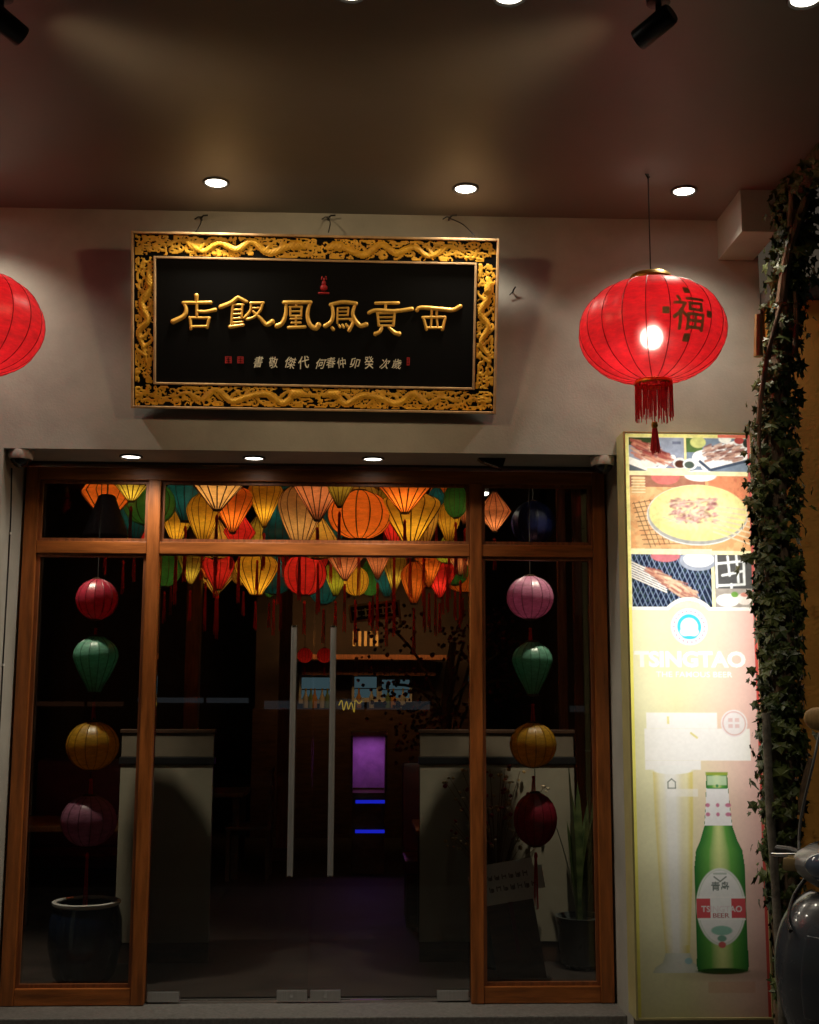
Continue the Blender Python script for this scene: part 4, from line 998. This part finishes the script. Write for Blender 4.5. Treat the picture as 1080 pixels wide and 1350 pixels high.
LL = [  # photo x, y, width, height, depth, shape, colour, brightness
 (142, 650, 56, 66, 1.3, 'diamond', 'orange', 1), (174, 636, 56, 44, 1.1, 'fan', 'olive', .8), (197, 664, 56, 50, 1.5, 'round', 'green', .7), (179, 684, 34, 52, 1.9, 'onion', 'teal', .6), (193, 700, 38, 46, 2.3, 'diamond', 'red', 1), (164, 706, 36, 44, 2.5, 'fan', 'gold', .5),
 (246, 656, 42, 56, 1.8, 'onion', 'teal', .8), (287, 642, 70, 54, 1.1, 'fan', 'tan', 1), (268, 683, 36, 58, 1.6, 'onion', 'yellow', 1), (307, 672, 48, 54, 1.4, 'fan', 'orange', 1.1), (316, 702, 34, 44, 2.1, 'diamond', 'red', 1.2), (233, 696, 34, 46, 1.9, 'fan', 'yellow', 1),
 (285, 710, 40, 46, 2.2, 'drop', 'gold', .9), (349, 664, 38, 54, 1.4, 'fan', 'yellow', 1), (340, 706, 34, 44, 2.3, 'diamond', 'olive', .9), (369, 686, 36, 66, 1.9, 'drop', 'teal', .7), (396, 680, 48, 76, 1.3, 'onion', 'tan', .9), (419, 652, 58, 60, 1.1, 'fan', 'salmon', .9),
 (448, 640, 42, 50, 1.0, 'fan', 'olive', .7), (474, 679, 68, 56, 1.5, 'round', 'orange', 1.15), (420, 708, 46, 50, 1.9, 'drop', 'gold', 1), (437, 690, 34, 44, 2.6, 'round', 'teal', .7), (534, 646, 70, 54, 1.0, 'fan', 'orange', 1.1), (541, 686, 66, 66, 1.5, 'fan', 'yellow', .9),
 (520, 694, 40, 54, 1.9, 'fan', 'red', 1.1), (559, 690, 32, 64, 1.7, 'onion', 'gold', 1), (592, 688, 26, 48, 1.8, 'onion', 'yellow', .9), (601, 660, 26, 40, 1.5, 'round', 'green', .7), (613, 672, 18, 34, 2.0, 'onion', 'salmon', .8), (652, 675, 36, 46, 1.5, 'diamond', 'salmon', 1), (590, 722, 26, 36, 2.4, 'drop', 'lime', 1.1),
 (218, 750, 34, 40, 2.9, 'round', 'green', .6), (252, 748, 30, 40, 2.9, 'fan', 'olive', .8), (272, 742, 24, 36, 3.1, 'fan', 'orange', .8), (288, 752, 34, 44, 2.7, 'onion', 'red', 1), (322, 748, 26, 42, 3.2, 'drop', 'gold', .9), (338, 756, 46, 50, 2.6, 'onion', 'yellow', 1.1), (362, 756, 34, 48, 2.9, 'drop', 'teal', .8),
 (402, 757, 46, 48, 2.6, 'round', 'red', 1.1), (421, 742, 24, 34, 3.2, 'fan', 'red', 1), (427, 776, 32, 36, 3.4, 'round', 'teal', .8), (443, 762, 24, 40, 2.8, 'onion', 'lime', 1), (455, 744, 40, 36, 2.4, 'fan', 'salmon', .7), (469, 766, 28, 34, 2.8, 'round', 'yellow', 1), (488, 764, 24, 38, 3.0, 'round', 'green', 1),
 (498, 744, 26, 34, 2.5, 'fan', 'salmon', .8), (510, 766, 26, 36, 2.9, 'onion', 'teal', .9), (520, 756, 26, 48, 2.6, 'fan', 'olive', .9), (546, 768, 28, 48, 2.5, 'onion', 'orange', 1), (566, 750, 30, 44, 2.7, 'fan', 'orange', .9), (580, 764, 38, 42, 2.9, 'fan', 'red', 1), (600, 752, 30, 34, 3.1, 'round', 'green', .6), (607, 742, 26, 30, 2.3, 'fan', 'salmon', .7)]
rl = random.Random(21)
for _ in range(22):
    lo = rl.random() < .5
    LL.append((rl.uniform(225, 612), rl.uniform(735, 762) if lo else rl.uniform(655, 706), rl.uniform(26, 44), rl.uniform(36, 54), rl.uniform(3.3, 3.9) if lo else rl.uniform(2.5, 3.0), rl.choice(list(SHW)), rl.choice(('teal', 'green', 'red', 'orange', 'gold', 'olive', 'teal')), rl.uniform(.5, .9)))
AR = {'orange': 'an', 'olive': 'an', 'amber': 'an'}
def lantern_labels():
    look = [(('large ' if r[2] > 50 else 'small ' if r[2] < 30 else '')+r[6]+' '+SHW[r[5]]) for r in LL]; out = []
    for i, r in enumerate(LL):
        near = sorted((j for j in range(len(LL)) if j != i), key=lambda j: math.hypot(LL[j][0]-r[0], LL[j][1]-r[1]))
        a, b = near[0], next(j for j in near[1:] if look[j] != look[near[0]])
        uniq = look.count(look[i]) == 1
        out.append('glowing %s lantern in the cluster under the dining room ceiling' % look[i] if uniq else 'glowing %s lantern, beside the %s and the %s' % (look[i], look[a], look[b]) if len((look[i]+look[a]+look[b]).split()) < 9 else 'glowing %s lantern hanging beside the %s one' % (look[i], look[a]))
    return out
for (px, py, w, h, Y, shp, col, br), lab in zip(LL, lantern_labels()):
    p = at(px, py, Y=Y); k = (6.8+Y)/F
    w *= 1.24; h *= 1.14; silk_lantern(p, w*k, h*k, shp, col, lab, GI, 3.95, (.66*br)*(w*k/.3)**2, .18+.2*rnd.random())
GS = 'lantern strings in the side panels'
for side, rows in (('beside the blue jar', ((128, 790, 54, 52, 'round', 'crimson', ''), (126, 876, 57, 72, 'onion', 'mint', ''), (122, 983, 66, 60, 'round', 'amber', ''), (117, 1082, 70, 62, 'round', 'pink', ''))),
                   ('beside the snake plant', ((699, 788, 62, 56, 'round', 'pink', ''), (702, 881, 53, 68, 'onion', 'mint', ''), (703, 982, 60, 56, 'round', 'amber', ''), (706, 1080, 56, 66, 'round', 'crimson', '')))):
    zprev = 3.4
    for (px, py, w, h, shp, col, _) in rows:
        p = at(px, py, Y=.42); k = (6.8+.42)/F
        silk_lantern(p, w*k, h*k, shp, col, '%s %s silk lantern on the string %s' % ({'mint': 'green', 'amber': 'yellow', 'crimson': 'dark red'}.get(col, col), SHW[shp], side), GS, zprev, 0, .30 if py > 1050 else .10)
        zprev = p.z - h*k/2*1.1
print('silk ok')

# ------------------------------------------------------------------ dining room furniture and decoration
def span(x0, y0, x1, y1, Y): a = at(x0, y1, Y=Y); b = at(x1, y0, Y=Y); return a.x, b.x, a.z, b.z
def partition(x0, x1, Y, label):
    a, b, z0, z1 = span(x0, 1008, x1, 1242, Y)
    t = thing('partition', label, 'partition', (a, Y, FZ)); w = b-a; zt_ = z1-FZ
    MB().box(0, w, 0, .04, .12, zt_, bev=.003).build('panel', M['beige'], t)
    MB().box(.0, w, .01, .05, .0, .119).build('plinth', M['darkwood'], t)
    MB().box(-.01, w+.01, -.01, .06, zt_+.001, zt_+.045, bev=.004).build('cap_rail', M['blackplastic'], t)
    MB().box(0, w, .01, .045, zt_+.046, zt_+.19, bev=.003).build('upper_band', mat('taupe_band', (.22, .18, .13), .5, var=.1), t)
    MB().box(-.01, w+.01, 0, .055, zt_+.191, zt_+.215, bev=.004).build('top_rail', M['darkwood'], t)
partition(150, 281, .95, 'low beige partition inside the door, beside the blue jar')
partition(553, 757, .95, 'low beige partition inside the door, behind the dried flowers')

def bench(x, y, rz, lab):
    t = thing('booth_seat', lab, 'seat', (x, y, FZ), rz, 'booth seats in the dining room'); m_ = M.setdefault('redvinyl', mat('dark_red_vinyl', (.10, .012, .02), .4, var=.2))
    MB().box(-.6, .6, -.25, .25, .36, .46, bev=.03).build('seat', m_, t, True); MB().box(-.6, .6, .2, .30, .465, 1.12, bev=.04).build('backrest', m_, t, True)
    MB().box(-.58, .58, -.22, .28, 0, .355).build('base', M['darkwood'], t)
bench(.9, 2.3, 0, 'dark red booth seat behind the beige partition with the dried flowers'); bench(1.9, 4.2, 0, 'dark red booth seat further back along the slatted wall')
bench(-1.9, 2.6, 0, 'dark red booth seat behind the partition by the blue jar')
def table(x, y, lab):
    t = thing('dining_table', lab, 'table', (x, y, FZ), 0, 'dining tables')
    MB().box(-.55, .55, -.35, .35, .71, .75, bev=.008).build('table_top', M['redwood'], t)
    for a in (-.48, .48):
        for b in (-.28, .28): MB().box(a-.03, a+.03, b-.03, b+.03, 0, .709).build('leg', M['darkwood'], t)
table(.9, 1.65, 'wooden dining table between partition and red booth'); table(-1.9, 1.9, 'wooden dining table behind the partition by the blue jar'); table(-1.6, 4.6, 'wooden dining table far back under the lanterns')
def chair(x, y, rz, lab):
    t = thing('dining_chair', lab, 'chair', (x, y, FZ), rz, 'dining chairs')
    MB().box(-.2, .2, -.2, .2, .43, .46, bev=.008).build('seat', M['darkwood'], t)
    for a in (-.18, .18):
        MB().box(a-.018, a+.018, -.19, -.155, 0, .429).build('leg', M['darkwood'], t); MB().box(a-.018, a+.018, .155, .19, 0, .429).build('leg', M['darkwood'], t); MB().box(a-.018, a+.018, .17, .20, .461, .95).build('back_post', M['darkwood'], t)
    for z in (.62, .76, .90): MB().box(-.16, .16, .175, .195, z-.03, z+.03).build('back_slat', M['redwood'], t)
chair(-1.0, 4.4, R(-90), 'dark wooden chair beside the far dining table'); chair(-1.75, 3.9, R(180), 'dark wooden chair in front of the far dining table')

# purple lit cabinet
Y = 4.6; a, b, z0, z1 = span(464, 970, 508, 1106, Y)
t = thing('display_cabinet', 'cabinet with purple lit niche and blue light strips at the end of the aisle', 'cabinet', ((a+b)/2, Y, FZ)); w = (b-a)/2; H_ = z1-FZ
MB().box(-w, w, 0, .4, 0, H_*.585, bev=.004).build('base_unit', M['darkwood'], t)
zn = H_*.60
MB().box(-w, w, .36, .40, zn, H_).build('back_board', mat('lilac_board', (.45, .28, .50), .5, var=.2, vscale=12), t)
MB().box(-w-.02, -w, 0, .40, H_*.59, H_).build('side_panel', M['darkwood'], t); MB().box(w, w+.02, 0, .40, H_*.59, H_).build('side_panel', M['darkwood'], t)
MB().box(-w-.02, w+.02, -.01, .40, H_+.001, H_+.03).build('top_board', mat('lilac_top', (.4, .25, .45), .5), t)
for zz in (.62, .36): MB().box(-w*.8, w, -.012, -.002, H_*zz*.82, H_*zz*.82+.03).build('light_strip', emit_mat('blue_led', (.02, .03, 1), .5), t)
L = lamp('niche_lamp', 'AREA', (0, .12, H_-.02), 1.0, (.75, .25, .9), t, shape='RECTANGLE', size=w*1.6, size_y=.15)
# kitchen front
Y = 7.4
t = thing('kitchen_front', 'timber kitchen front with pale blue lit serving windows at the back of the room', 'kitchen counter', (0, Y, FZ))
def kz(px, py, yo=0.0): q = at(px, py, Y=Y+yo); return q.x, q.z-FZ
x0, zb_ = kz(330, 1060); x1, zt_ = kz(640, 860)
MB().box(x0, x1, .02, .5, 0, kz(500, 935)[1]).build('counter', M['darkwood'], t)
MB().box(x0, x1, .3, .42, kz(500, 935)[1]+.001, 3.5).build('back_panel', M['roomwall'], t)
for (xa, ya, xb, yb) in ((396, 893, 436, 922), (467, 892, 497, 920), (504, 896, 541, 920)):
    p0, q0 = kz(xa, yb); p1, q1 = kz(xb, ya); wn_ = MB().box(p0, p1, .26, .28, q0, q1).build('window_pane', emit_mat('kitchen_glow', (.20, .34, .40), .16), t)
    mbf = MB(); mbf.box(p0-.03, p1+.03, .22, .29, q0-.05, q0); mbf.box(p0-.03, p1+.03, .22, .29, q1, q1+.03); mbf.box(p0-.03, p0, .221, .289, q0, q1); mbf.box(p1, p1+.03, .221, .289, q0, q1); mbf.build('window_frame', M['whiteplastic'], wn_)
    MB().box(p0, p1, .23, .255, q0+(q1-q0)*.42, q0+(q1-q0)*.47).build('glazing_bar', M['blackplastic'], wn_)
x0, z_ = kz(398, 890); x1, z1_ = kz(575, 864)
n = 26
for i in range(n):
    xa = x0+(x1-x0)*i/n; pl_ = MB().box(xa, xa+(x1-x0)/n-.008, -.02, .0, 0, .17).build('eave_board', M['redwood'], t, loc=(0, 0, z_+rnd.uniform(-.006, .006)))
MB().box(x0-.1, x1+.1, -.30, .12, z_+.175, z_+.23).build('eave_shelf', M['redwood'], t)
MB().box(x0, x1, -.005, .26, z_+.0, z_+.16).build('eave_core', M['darkwood'], t)
L = lamp('serving_lamp', 'AREA', ((x0+x1)/2, -.75, z_+.5), 6, (1, .5, .18), t, shape='RECTANGLE', size=2.0, size_y=.2); aim(L, (0, 1, -.35)); L.data.energy = 7.0
for i in range(5):                                          # row of small orange cards on the eave
    q0 = kz(467+i*7.5, 842, -.3); 
    tag(MB().box(-.016, .016, -.004, .004, -.085, .085).build('wooden_tag', M['bamboo'], None, loc=(q0[0], Y-.31, FZ+q0[1])), 'small upright wooden menu tag hung in the row above the kitchen eave', 'menu tag', 'menu tags above the kitchen eave')
for px in (402, 428):
    p = at(px, 864, Y=6.6)
    silk_lantern(p, .17, .16, 'round', 'red', 'small red round lantern by the kitchen, ' + ('partly behind a door handle' if px < 410 else 'between the two door handles'), 'small red lanterns by the kitchen', p.z+.5, .05, .08)
Y = 4.2; p = at(494, 806, Y=Y); k = (6.8+Y)/F
t = thing('hanging_sign', 'dark hanging sign with pale wooden frame below the lanterns', 'sign', p); t.rotation_euler = (0, R(-7), 0)
w, h = 31*k, 9*k
MB().box(-w, w, -.005, .01, -h, h).build('board', M['lacquer'], t)
mbf = MB(); fr_ = .018
for bx_ in ((-w-fr_, -w, -h-fr_, h+fr_), (w, w+fr_, -h-fr_*5, h+fr_), (-w, w, h, h+fr_), (-w, w, -h-fr_, -h)): mbf.box(bx_[0], bx_[1], -.02, .015, bx_[2], bx_[3])
mbf.build('frame', M['bamboo'], t)
mbf = MB()
for i in range(5):
    cx = -w*.75+i*w*.37; mbf.box(cx-.035, cx+.035, -.009, -.006, h*.3, h*.45); mbf.box(cx-.008, cx+.008, -.0095, -.006, -h*.6, h*.6); mbf.box(cx-.03, cx+.03, -.009, -.006, -h*.5, -h*.38)
mbf.build('painted_characters', M['smallletter'], t)
for s in (-.8, .8): MB().tube([(w*s, 0, h), (w*s, 0, 3.9-p.z)], .004, 5).build('cord', M['black'], t)
# yellow script light
p = at(462, 930, Y=6.0); mbf = [(-.12, 0), (-.09, .05), (-.07, -.05), (-.04, .04), (-.02, -.04), (.01, .03), (.04, -.07), (.05, .05), (.09, .02), (.12, .05)]
t = thing('script_light', 'small yellow handwritten light sign near the kitchen', 'light sign', p)
MB().tube(catmull([(x, 0, z) for x, z in mbf], 5), .006, 6).build('light_tube', emit_mat('yellow_neon', (.8, .5, .05), .35), t, True)
MB().box(-.15, .15, .015, .02, -.09, .08).build('clear_backing', M['glass'], t)
# slatted wood panel on the right side
t = thing('slatted_screen', 'dark brown slatted timber screen along the dining room side behind the lantern string', 'screen', (1.35, 1.6, FZ))
for i in range(14): MB().box(i*.11, i*.11+.06, 0, .05, 0, 3.2, bev=.004).build('slat', M['redwood'], t)
MB().box(-.02, 1.52, .051, .09, 1.5, 1.56).build('rail', M['darkwood'], t)

# posts, blossom tree, bottles deeper in the room
for px, Y_, lab in ((375, 5.6, 'orange brown timber post in the dining room near the kitchen'), (252, 3.6, 'dark timber post in the dining room behind the partition')):
    p = at(px, 950, Y=Y_); t = thing('timber_post', lab, 'post', (p.x, Y_, FZ), 0, 'timber posts in the dining room')
    MB().box(-.06, .06, -.06, .06, 0, 3.8, bev=.008).build('shaft', M['redwood'], t); MB().box(-.09, .09, -.09, .09, 0, .12, bev=.01).build('foot_block', M['darkwood'], t)
p = at(592, 960, Y=4.4); t = thing('blossom_tree', 'dark artificial blossom tree with maroon flowers deep in the dining room', 'tree', (p.x, 4.4, FZ))
MB().tube(catmull([(0, 0, 0), (.05, 0, .7), (-.03, .03, 1.4), (.04, 0, 2.1)], 5), [.07-.0025*i for i in range(16)], 8).build('trunk', M['bark'], t, True)
cr = MB(); bm = bmesh.new(); bmesh.ops.create_icosphere(bm, subdivisions=1, radius=1); iv_ = [v.co.copy() for v in bm.verts]; bm.verts.index_update(); if_ = [[v.index for v in f.verts] for f in bm.faces]; bm.free()
for i in range(9):
    a_ = i*.7; e = Vector((.55*math.cos(a_), .45*math.sin(a_), 1.75+.5*math.sin(i*1.9))); MB().tube(catmull([(0, 0, 1.1+.05*i), e*.5+Vector((0, 0, .8)), e], 4), .014, 5).build('branch', M['bark'], t, True)
    for j in range(70):
        c_ = e+Vector((rnd.gauss(0, .15), rnd.gauss(0, .13), rnd.gauss(0, .15))); q = rnd.uniform(.012, .028); cr.add([c_+v*q*rnd.uniform(.6, 1.1) for v in iv_], if_)
cr.build('crown', mat('maroon_blossom', (.16, .02, .04), .8, var=.5, vscale=8), t)['kind'] = 'stuff'
for i, px in enumerate((402, 409, 414, 424, 431, 473, 490, 512, 519, 532)):
    p = at(px, 934, Y=7.35); gcol_ = ((.30, .30, .28), (.10, .16, .08), (.32, .16, .05))[i % 3]
    t = thing('bottle', ('pale', 'green', 'amber')[i % 3]+' bottle standing on the kitchen counter', 'bottle', (p.x, 7.5, p.z+.002), 0, 'bottles on the kitchen counter')
    MB().lathe([(.001, 0), (.03, 0), (.032, .12), (.012, .17), (.011, .21)], 14).build('body', M.setdefault('bt%d' % (i % 3), mat('bottle_glass', gcol_, .15)), t, True); MB().lathe([(.012, .205), (.013, .225), (.001, .226)], 10).build('cap', M['brass'], t, True)

# conical shade, dark blue lantern
p = at(140, 682, Y=.85); k = 7.65/F
t = thing('conical_shade', 'grey violet conical palm hat shade hanging behind the top of the side panel', 'lamp shade', p)
MB().lathe([(8*k, 30*k), (11*k, 28*k), (30*k, -24*k), (29*k, -26*k), (9.5*k, 26*k)], 32).build('shade', mat('violet_weave', (.045, .038, .055), .7, var=.3, vscale=30, bump=.4, bscale=120), t, True)
MB().tube([(0, 0, 29*k), (0, 0, 3.9-p.z)], .003, 5).build('cord', M['black'], t)
p = at(703, 690, Y=.6)
silk_lantern(p, .27, .27, 'round', 'blue', 'unlit dark blue round lantern at the top of the side panel', 'unlit lanterns', 3.9, 0, .0)

# white spotlight inside; two unseen ones added to brighten the lantern strings
for px, py, Y_, dv, pw, lab in ((638, 645, .75, (.10, -.22, -1), 6, 'small white lit spotlight inside above the lantern string by the snake plant'), (66, 560, .17, (.10, .075, -1), 105, 'added unseen spotlight brightening the lantern string by the blue jar'), (752, 562, .17, (-.10, .075, -1), 105, 'added unseen spotlight in the door head brightening the lantern string by the snake plant')):
    p = at(px, py, Y=Y_); t = thing('track_spotlight', lab, 'spotlight', p, 0, 'small spotlights inside the dining room')
    MB().tube([(0, 0, .03), (0, 0, 3.94-p.z)], .008, 8).build('drop_rod', M['black'], t, True)
    d = Vector(dv).normalized(); MB().tube([-d*.07, -d*.06, d*.03], [.025, .032, .032], 16).build('lamp_head', M['whiteplastic'], t, True)
    MB().tube([d*.0305, d*.034], .026, 16).build('lens', M['lens'], t)
    aim(lamp('lamp', 'SPOT', d*.05, pw, (1, .85, .66), t, spot_size=R(110 if pw < 20 else 64), spot_blend=.8, shadow_soft_size=.03), d)

# snake plant
def pot_plant(p, lab, kind):
    t = thing('potted_plant', lab, 'plant', (p.x, p.y, FZ))
    MB().lathe([(.09, 0), (.13, .03), (.15, .26), (.16, .30), (.145, .30), (.13, .27), (.001, .26)], 24).build('pot', mat('glazed_pot', (.06, .07, .07), .3, var=.2), t, True)
    for i in range(13 if kind == 'snake' else 22):
        a = rnd.uniform(0, 6.28); ln = rnd.uniform(.55, 1.02) if kind == 'snake' else rnd.uniform(.5, .95); lean = rnd.uniform(.03, .16) if kind == 'snake' else rnd.uniform(.25, .65); w = .028 if kind == 'snake' else .022
        vs = []; n = 9
        for j in range(n):
            u_ = j/(n-1); r = .03+lean*u_**1.6; z = .27+ln*u_-(0 if kind == 'snake' else .45*lean*u_**3); ww = w*math.sin(math.pi*min(1, .12+u_*.88))**.7*(1 if u_ < .99 else .05)
            tx, ty = -math.sin(a), math.cos(a)
            for s, l in ((-1, .006), (0, -.004), (1, .006)): vs.append((r*math.cos(a)+tx*ww*s, r*math.sin(a)+ty*ww*s, z+l))
        MB().add(vs, [(j*3+q, j*3+q+1, (j+1)*3+q+1, (j+1)*3+q) for j in range(n-1) for q in range(2)]).build('leaf', M['plantleaf'], t, True)
M['plantleaf'] = mat('sword_leaf', (.045, .085, .03), .4, var=.5, vscale=14, col2=(.12, .15, .05))
pot_plant(at(766, 1180, Y=.80), 'snake plant with upright sword leaves behind the side panel', 'snake')
# blue jar
p = at(110, 1290, Y=.40)
t = thing('blue_jar', 'large dark blue glazed jar with pale rim on the floor', 'jar', (p.x, p.y, FZ))
MB().lathe([(.12, 0), (.17, .06), (.205, .22), (.20, .36), (.175, .44), (.165, .44), (.17, .36), (.15, .1), (.001, .05)], 36).build('body', mat('navy_glaze', (.012, .025, .06), .2, var=.3, coat=.4), t, True)
MB().lathe([(.178, .436), (.19, .445), (.19, .458), (.172, .462), (.164, .452)], 36).build('rim', M['whiteplastic'], t, True)
# dried flowers, vase, ribbon, card
p = at(655, 1235, Y=.80)
t = thing('flower_vase', 'teal vase of dried bronze and red flowers behind the side panel', 'vase', (p.x, p.y, FZ))
MB().lathe([(.07, 0), (.10, .02), (.12, .16), (.09, .30), (.06, .36), (.075, .39), (.065, .39), (.05, .35)], 28).build('vase', mat('teal_glaze', (.02, .10, .11), .2, var=.2), t, True)
fm = [mat('dried_bronze', (.38, .24, .09), .8, var=.4), mat('dried_red', (.25, .02, .03), .8, var=.4), mat('dried_pale', (.60, .48, .30), .8, var=.3)]
bl_ = MB(); bl_.box(-.5, .5, -.5, .5, -.5, .5)
bmk = []
for q in range(3):
    bm = bmesh.new(); bmesh.ops.create_icosphere(bm, subdivisions=1, radius=1)
    for v in bm.verts: v.co *= rnd.uniform(.55, 1.1)
    bmk.append(MB().bm(bm).mesh('blossom', fm[q]))
stm = MB()
for i in range(70):
    a = rnd.uniform(0, 6.28); ln = rnd.uniform(.35, .82); lean = rnd.uniform(.05, .34); e = Vector((lean*math.cos(a), lean*math.sin(a)*.7, .37+ln))
    stm.tube(catmull([(0, 0, .30), (e.x*.4, e.y*.4, .35+ln*.6), e], 3), .0025, 4)
    for j in range(3):
        o = link('blossom', bmk[rnd.choice((0, 0, 1, 2))], t, e+Vector((rnd.uniform(-.03, .03), rnd.uniform(-.03, .03), rnd.uniform(-.06, .02)))); s_ = rnd.uniform(.010, .022); o.scale = (s_, s_, s_*.8)
stm.build('stems', M['bark'], t)
p = at(668, 1163, Y=.56); k = 7.36/F
t = thing('white_card', 'white rounded card with two lines of faded lettering propped among the flowers', 'card', p); t.rotation_euler = (R(-6), R(-9), 0)
bm = bmesh.new(); bmesh.ops.create_cube(bm, size=1)
for v in bm.verts: v.co = Vector((v.co.x*96*k, v.co.y*.006, v.co.z*50*k))
bmesh.ops.bevel(bm, geom=[e for e in bm.edges if abs((e.verts[0].co-e.verts[1].co).y) > .003], offset=.05, segments=6, affect='EDGES')
MB().bm(bm).build('board', mat('white_card', (.82, .82, .80), .6, var=.06), t)
mb = MB()
for rr, n in ((.035, 7), (-.03, 8)):
    for i in range(n): 
        x = -.15+i*.042; h = rnd.uniform(.012, .018)
        mb.box(x, x+.006, -.0055, -.0035, rr-h, rr+h); mb.box(x+.008, x+.022, -.0055, -.0035, rr+rnd.choice((-h, 0, h))-.003, rr+.003+rnd.uniform(0, .004)); mb.box(x+.022, x+.027, -.0055, -.0035, rr-h, rr+rnd.uniform(0, h))
mb.build('faded_lettering', mat('grey_ink', (.22, .2, .2), .7), t)
MB().box(-.012, .012, -.02, -.012, -.40, -.112).build('ribbon', M['redvinyl'], t)
MB().box(-.14, .14, .02, .035, -.62, -.0).build('easel_leg', M['darkwood'], t)

# ------------------------------------------------------------------ street behind the viewer (mirrored in the glass)
M['carpaint'] = mat('car_paint', (.05, .055, .065), .25, .3, coat=.7)
def car(x, y, lab):
    t = thing('parked_car', lab, 'car', (x, y, -.16))
    # side profile stations along x: (x, half width low, z belt, z roof or belt)
    prof = [(-2.15, .45, .62), (-2.05, .36, .80), (-1.5, .30, .92), (-.95, .28, .98), (-.45, .28, 1.38), (.1, .28, 1.47), (.8, .28, 1.44), (1.5, .28, 1.05), (2.0, .32, .98), (2.15, .45, .70)]
    vs = []; fs = []; n = 9
    for (px_, zl, zt_) in prof:
        hw = .86 if abs(px_) < 1.9 else .72
        zb = min(zt_, .95); cab = max(0, zt_-zb)
        for yy_, zz in ((-hw, zl), (-hw-.03, (zl+zb)/2), (-hw, zb), (-hw+.05+cab*.35, zb+cab*.92), (0, zt_+.02), (hw-.05-cab*.35, zb+cab*.92), (hw, zb), (hw+.03, (zl+zb)/2), (hw, zl)): vs.append((px_, yy_, zz))
    for i in range(len(prof)-1):
        for j in range(n-1): fs.append((i*n+j, i*n+j+1, (i+1)*n+j+1, (i+1)*n+j))
        fs.append((i*n+n-1, i*n, (i+1)*n, (i+1)*n+n-1))
    fs += [tuple(range(n)), tuple((len(prof)-1)*n+j for j in range(n))]
    MB().add(vs, fs).build('body', M['carpaint'], t, True)
    gm_ = mat('car_window', (.01, .012, .014), .06)
    for s in (-1, 1):
        for xa, xb in ((-.62, .08), (.14, .92)):
            za, zb2 = .985, 1.34
            q = [(xa-(.10 if xa < 0 else 0), s*.895, za), (xb+(.18 if xb > .5 else 0), s*.895, za), (xb, s*.775, zb2), (xa+(.12 if xa < 0 else 0), s*.775, zb2)]
            MB().quad(*q).build('side_window', gm_, t)
    for xw in (-1.35, 1.35):
        for s in (-1, 1):
            w_ = link('wheel', None, t); mb = MB(); prof_ = [(.20, -.10), (.30, -.10), (.325, -.06), (.325, .06), (.30, .10), (.20, .10)]
            m_ = 28; vv_ = [(xw+q_*math.cos(6.2832*j/m_), s*.80+o_, .325+q_*math.sin(6.2832*j/m_)) for q_, o_ in prof_ for j in range(m_)]
            MB().add(vv_, [(i*m_+j, i*m_+(j+1) % m_, ((i+1) % 6)*m_+(j+1) % m_, ((i+1) % 6)*m_+j) for i in range(6) for j in range(m_)]).build('tyre', M['tyre'], w_, True)
            MB().tube([(xw, s*.88, .325), (xw, s*.905, .325)], .20, 20).build('rim', M['silver'], w_, True)
    for s in (-1, 1):
        MB().box(-2.14, -2.02, s*.56-.14, s*.56+.14, .64, .74, bev=.02).build('headlight', M['chrome'], t); MB().box(2.06, 2.17, s*.60-.14, s*.60+.14, .74, .86, bev=.02).build('tail_light', M['redseal'], t)
        MB().box(-.72, -.55, s*.93-.07, s*.93+.07, .98, 1.08, bev=.02).build('wing_mirror', M['carpaint'], t)
car(-1.3, -8.7, 'dark grey parked car at the kerb opposite the doors'); car(4.4, -8.6, 'dark grey parked car further along the kerb past the ivy')
M['streakglow'] = [mat('reflection_glow_%d' % q, (.1, .1, .1), .3, emis=c_, estr=e_) for q, (c_, e_) in enumerate((((.75, .85, 1), .17), ((1, .75, .45), .13), ((.8, .9, .95), .09), ((1, .40, .2), .10)))]  # glow added for streaks mirrored in the door glass
for i, (xa, xb, hh_, lab) in enumerate(((-26, -9, 11, 'tall dark apartment block across the street'), (-8.8, 4.5, 13.5, 'dark shop house with rows of windows across the street, opposite the doors'), (4.7, 24, 10, 'lower dark building across the street, past the ivy'))):
    t = thing('street_building', lab, 'building', (xa, -24, -.16), 0, 'buildings across the street')
    MB().box(0, xb-xa, -6, 0, 0, hh_).build('wall', mat('dull_render', (.16, .14, .12), .9, var=.25, vscale=1), t)
    MB().box(-.2, xb-xa+.2, -6.2, .2, hh_+.001, hh_+.3).build('roof', M['granite'], t)
    wm = MB().box(-.6, .6, .002, .05, 0, 1.5).mesh('window', mat('dark_pane', (.02, .022, .025), .1))
    xs0 = .5
    while xs0 < xb-xa-5:
        ws = rnd.uniform(1.8, 4.5); z0_ = rnd.uniform(1.25, 1.8); zt0 = z0_+rnd.uniform(.07, .22)
        if rnd.random() < .85:
            w_ = MB().box(xs0, xs0+ws, .012, .05, z0_, zt0).build('reflection_strip', M['streakglow'][rnd.randrange(4)], t)  # made-up glowing strip, shaped for the mirrored streaks
            MB().box(xs0-.08, xs0+ws+.08, .006, .4, zt0+.02, zt0+.30).build('fascia_sign', M['darkwood'], t)
            MB().box(xs0+ws*.61-.03, xs0+ws*.61+.03, .051, .09, z0_, zt0).build('glazing_bar', M['black'], w_)  # splits the added glow strip
        xs0 += ws+rnd.uniform(.2, 1.0)
    for r_ in range(1, int(hh_/3)):
        for c_ in range(int((xb-xa)/2.4)): link('window', wm, t, (1.3+c_*2.4, .001, r_*3.0+.9))
print('done')
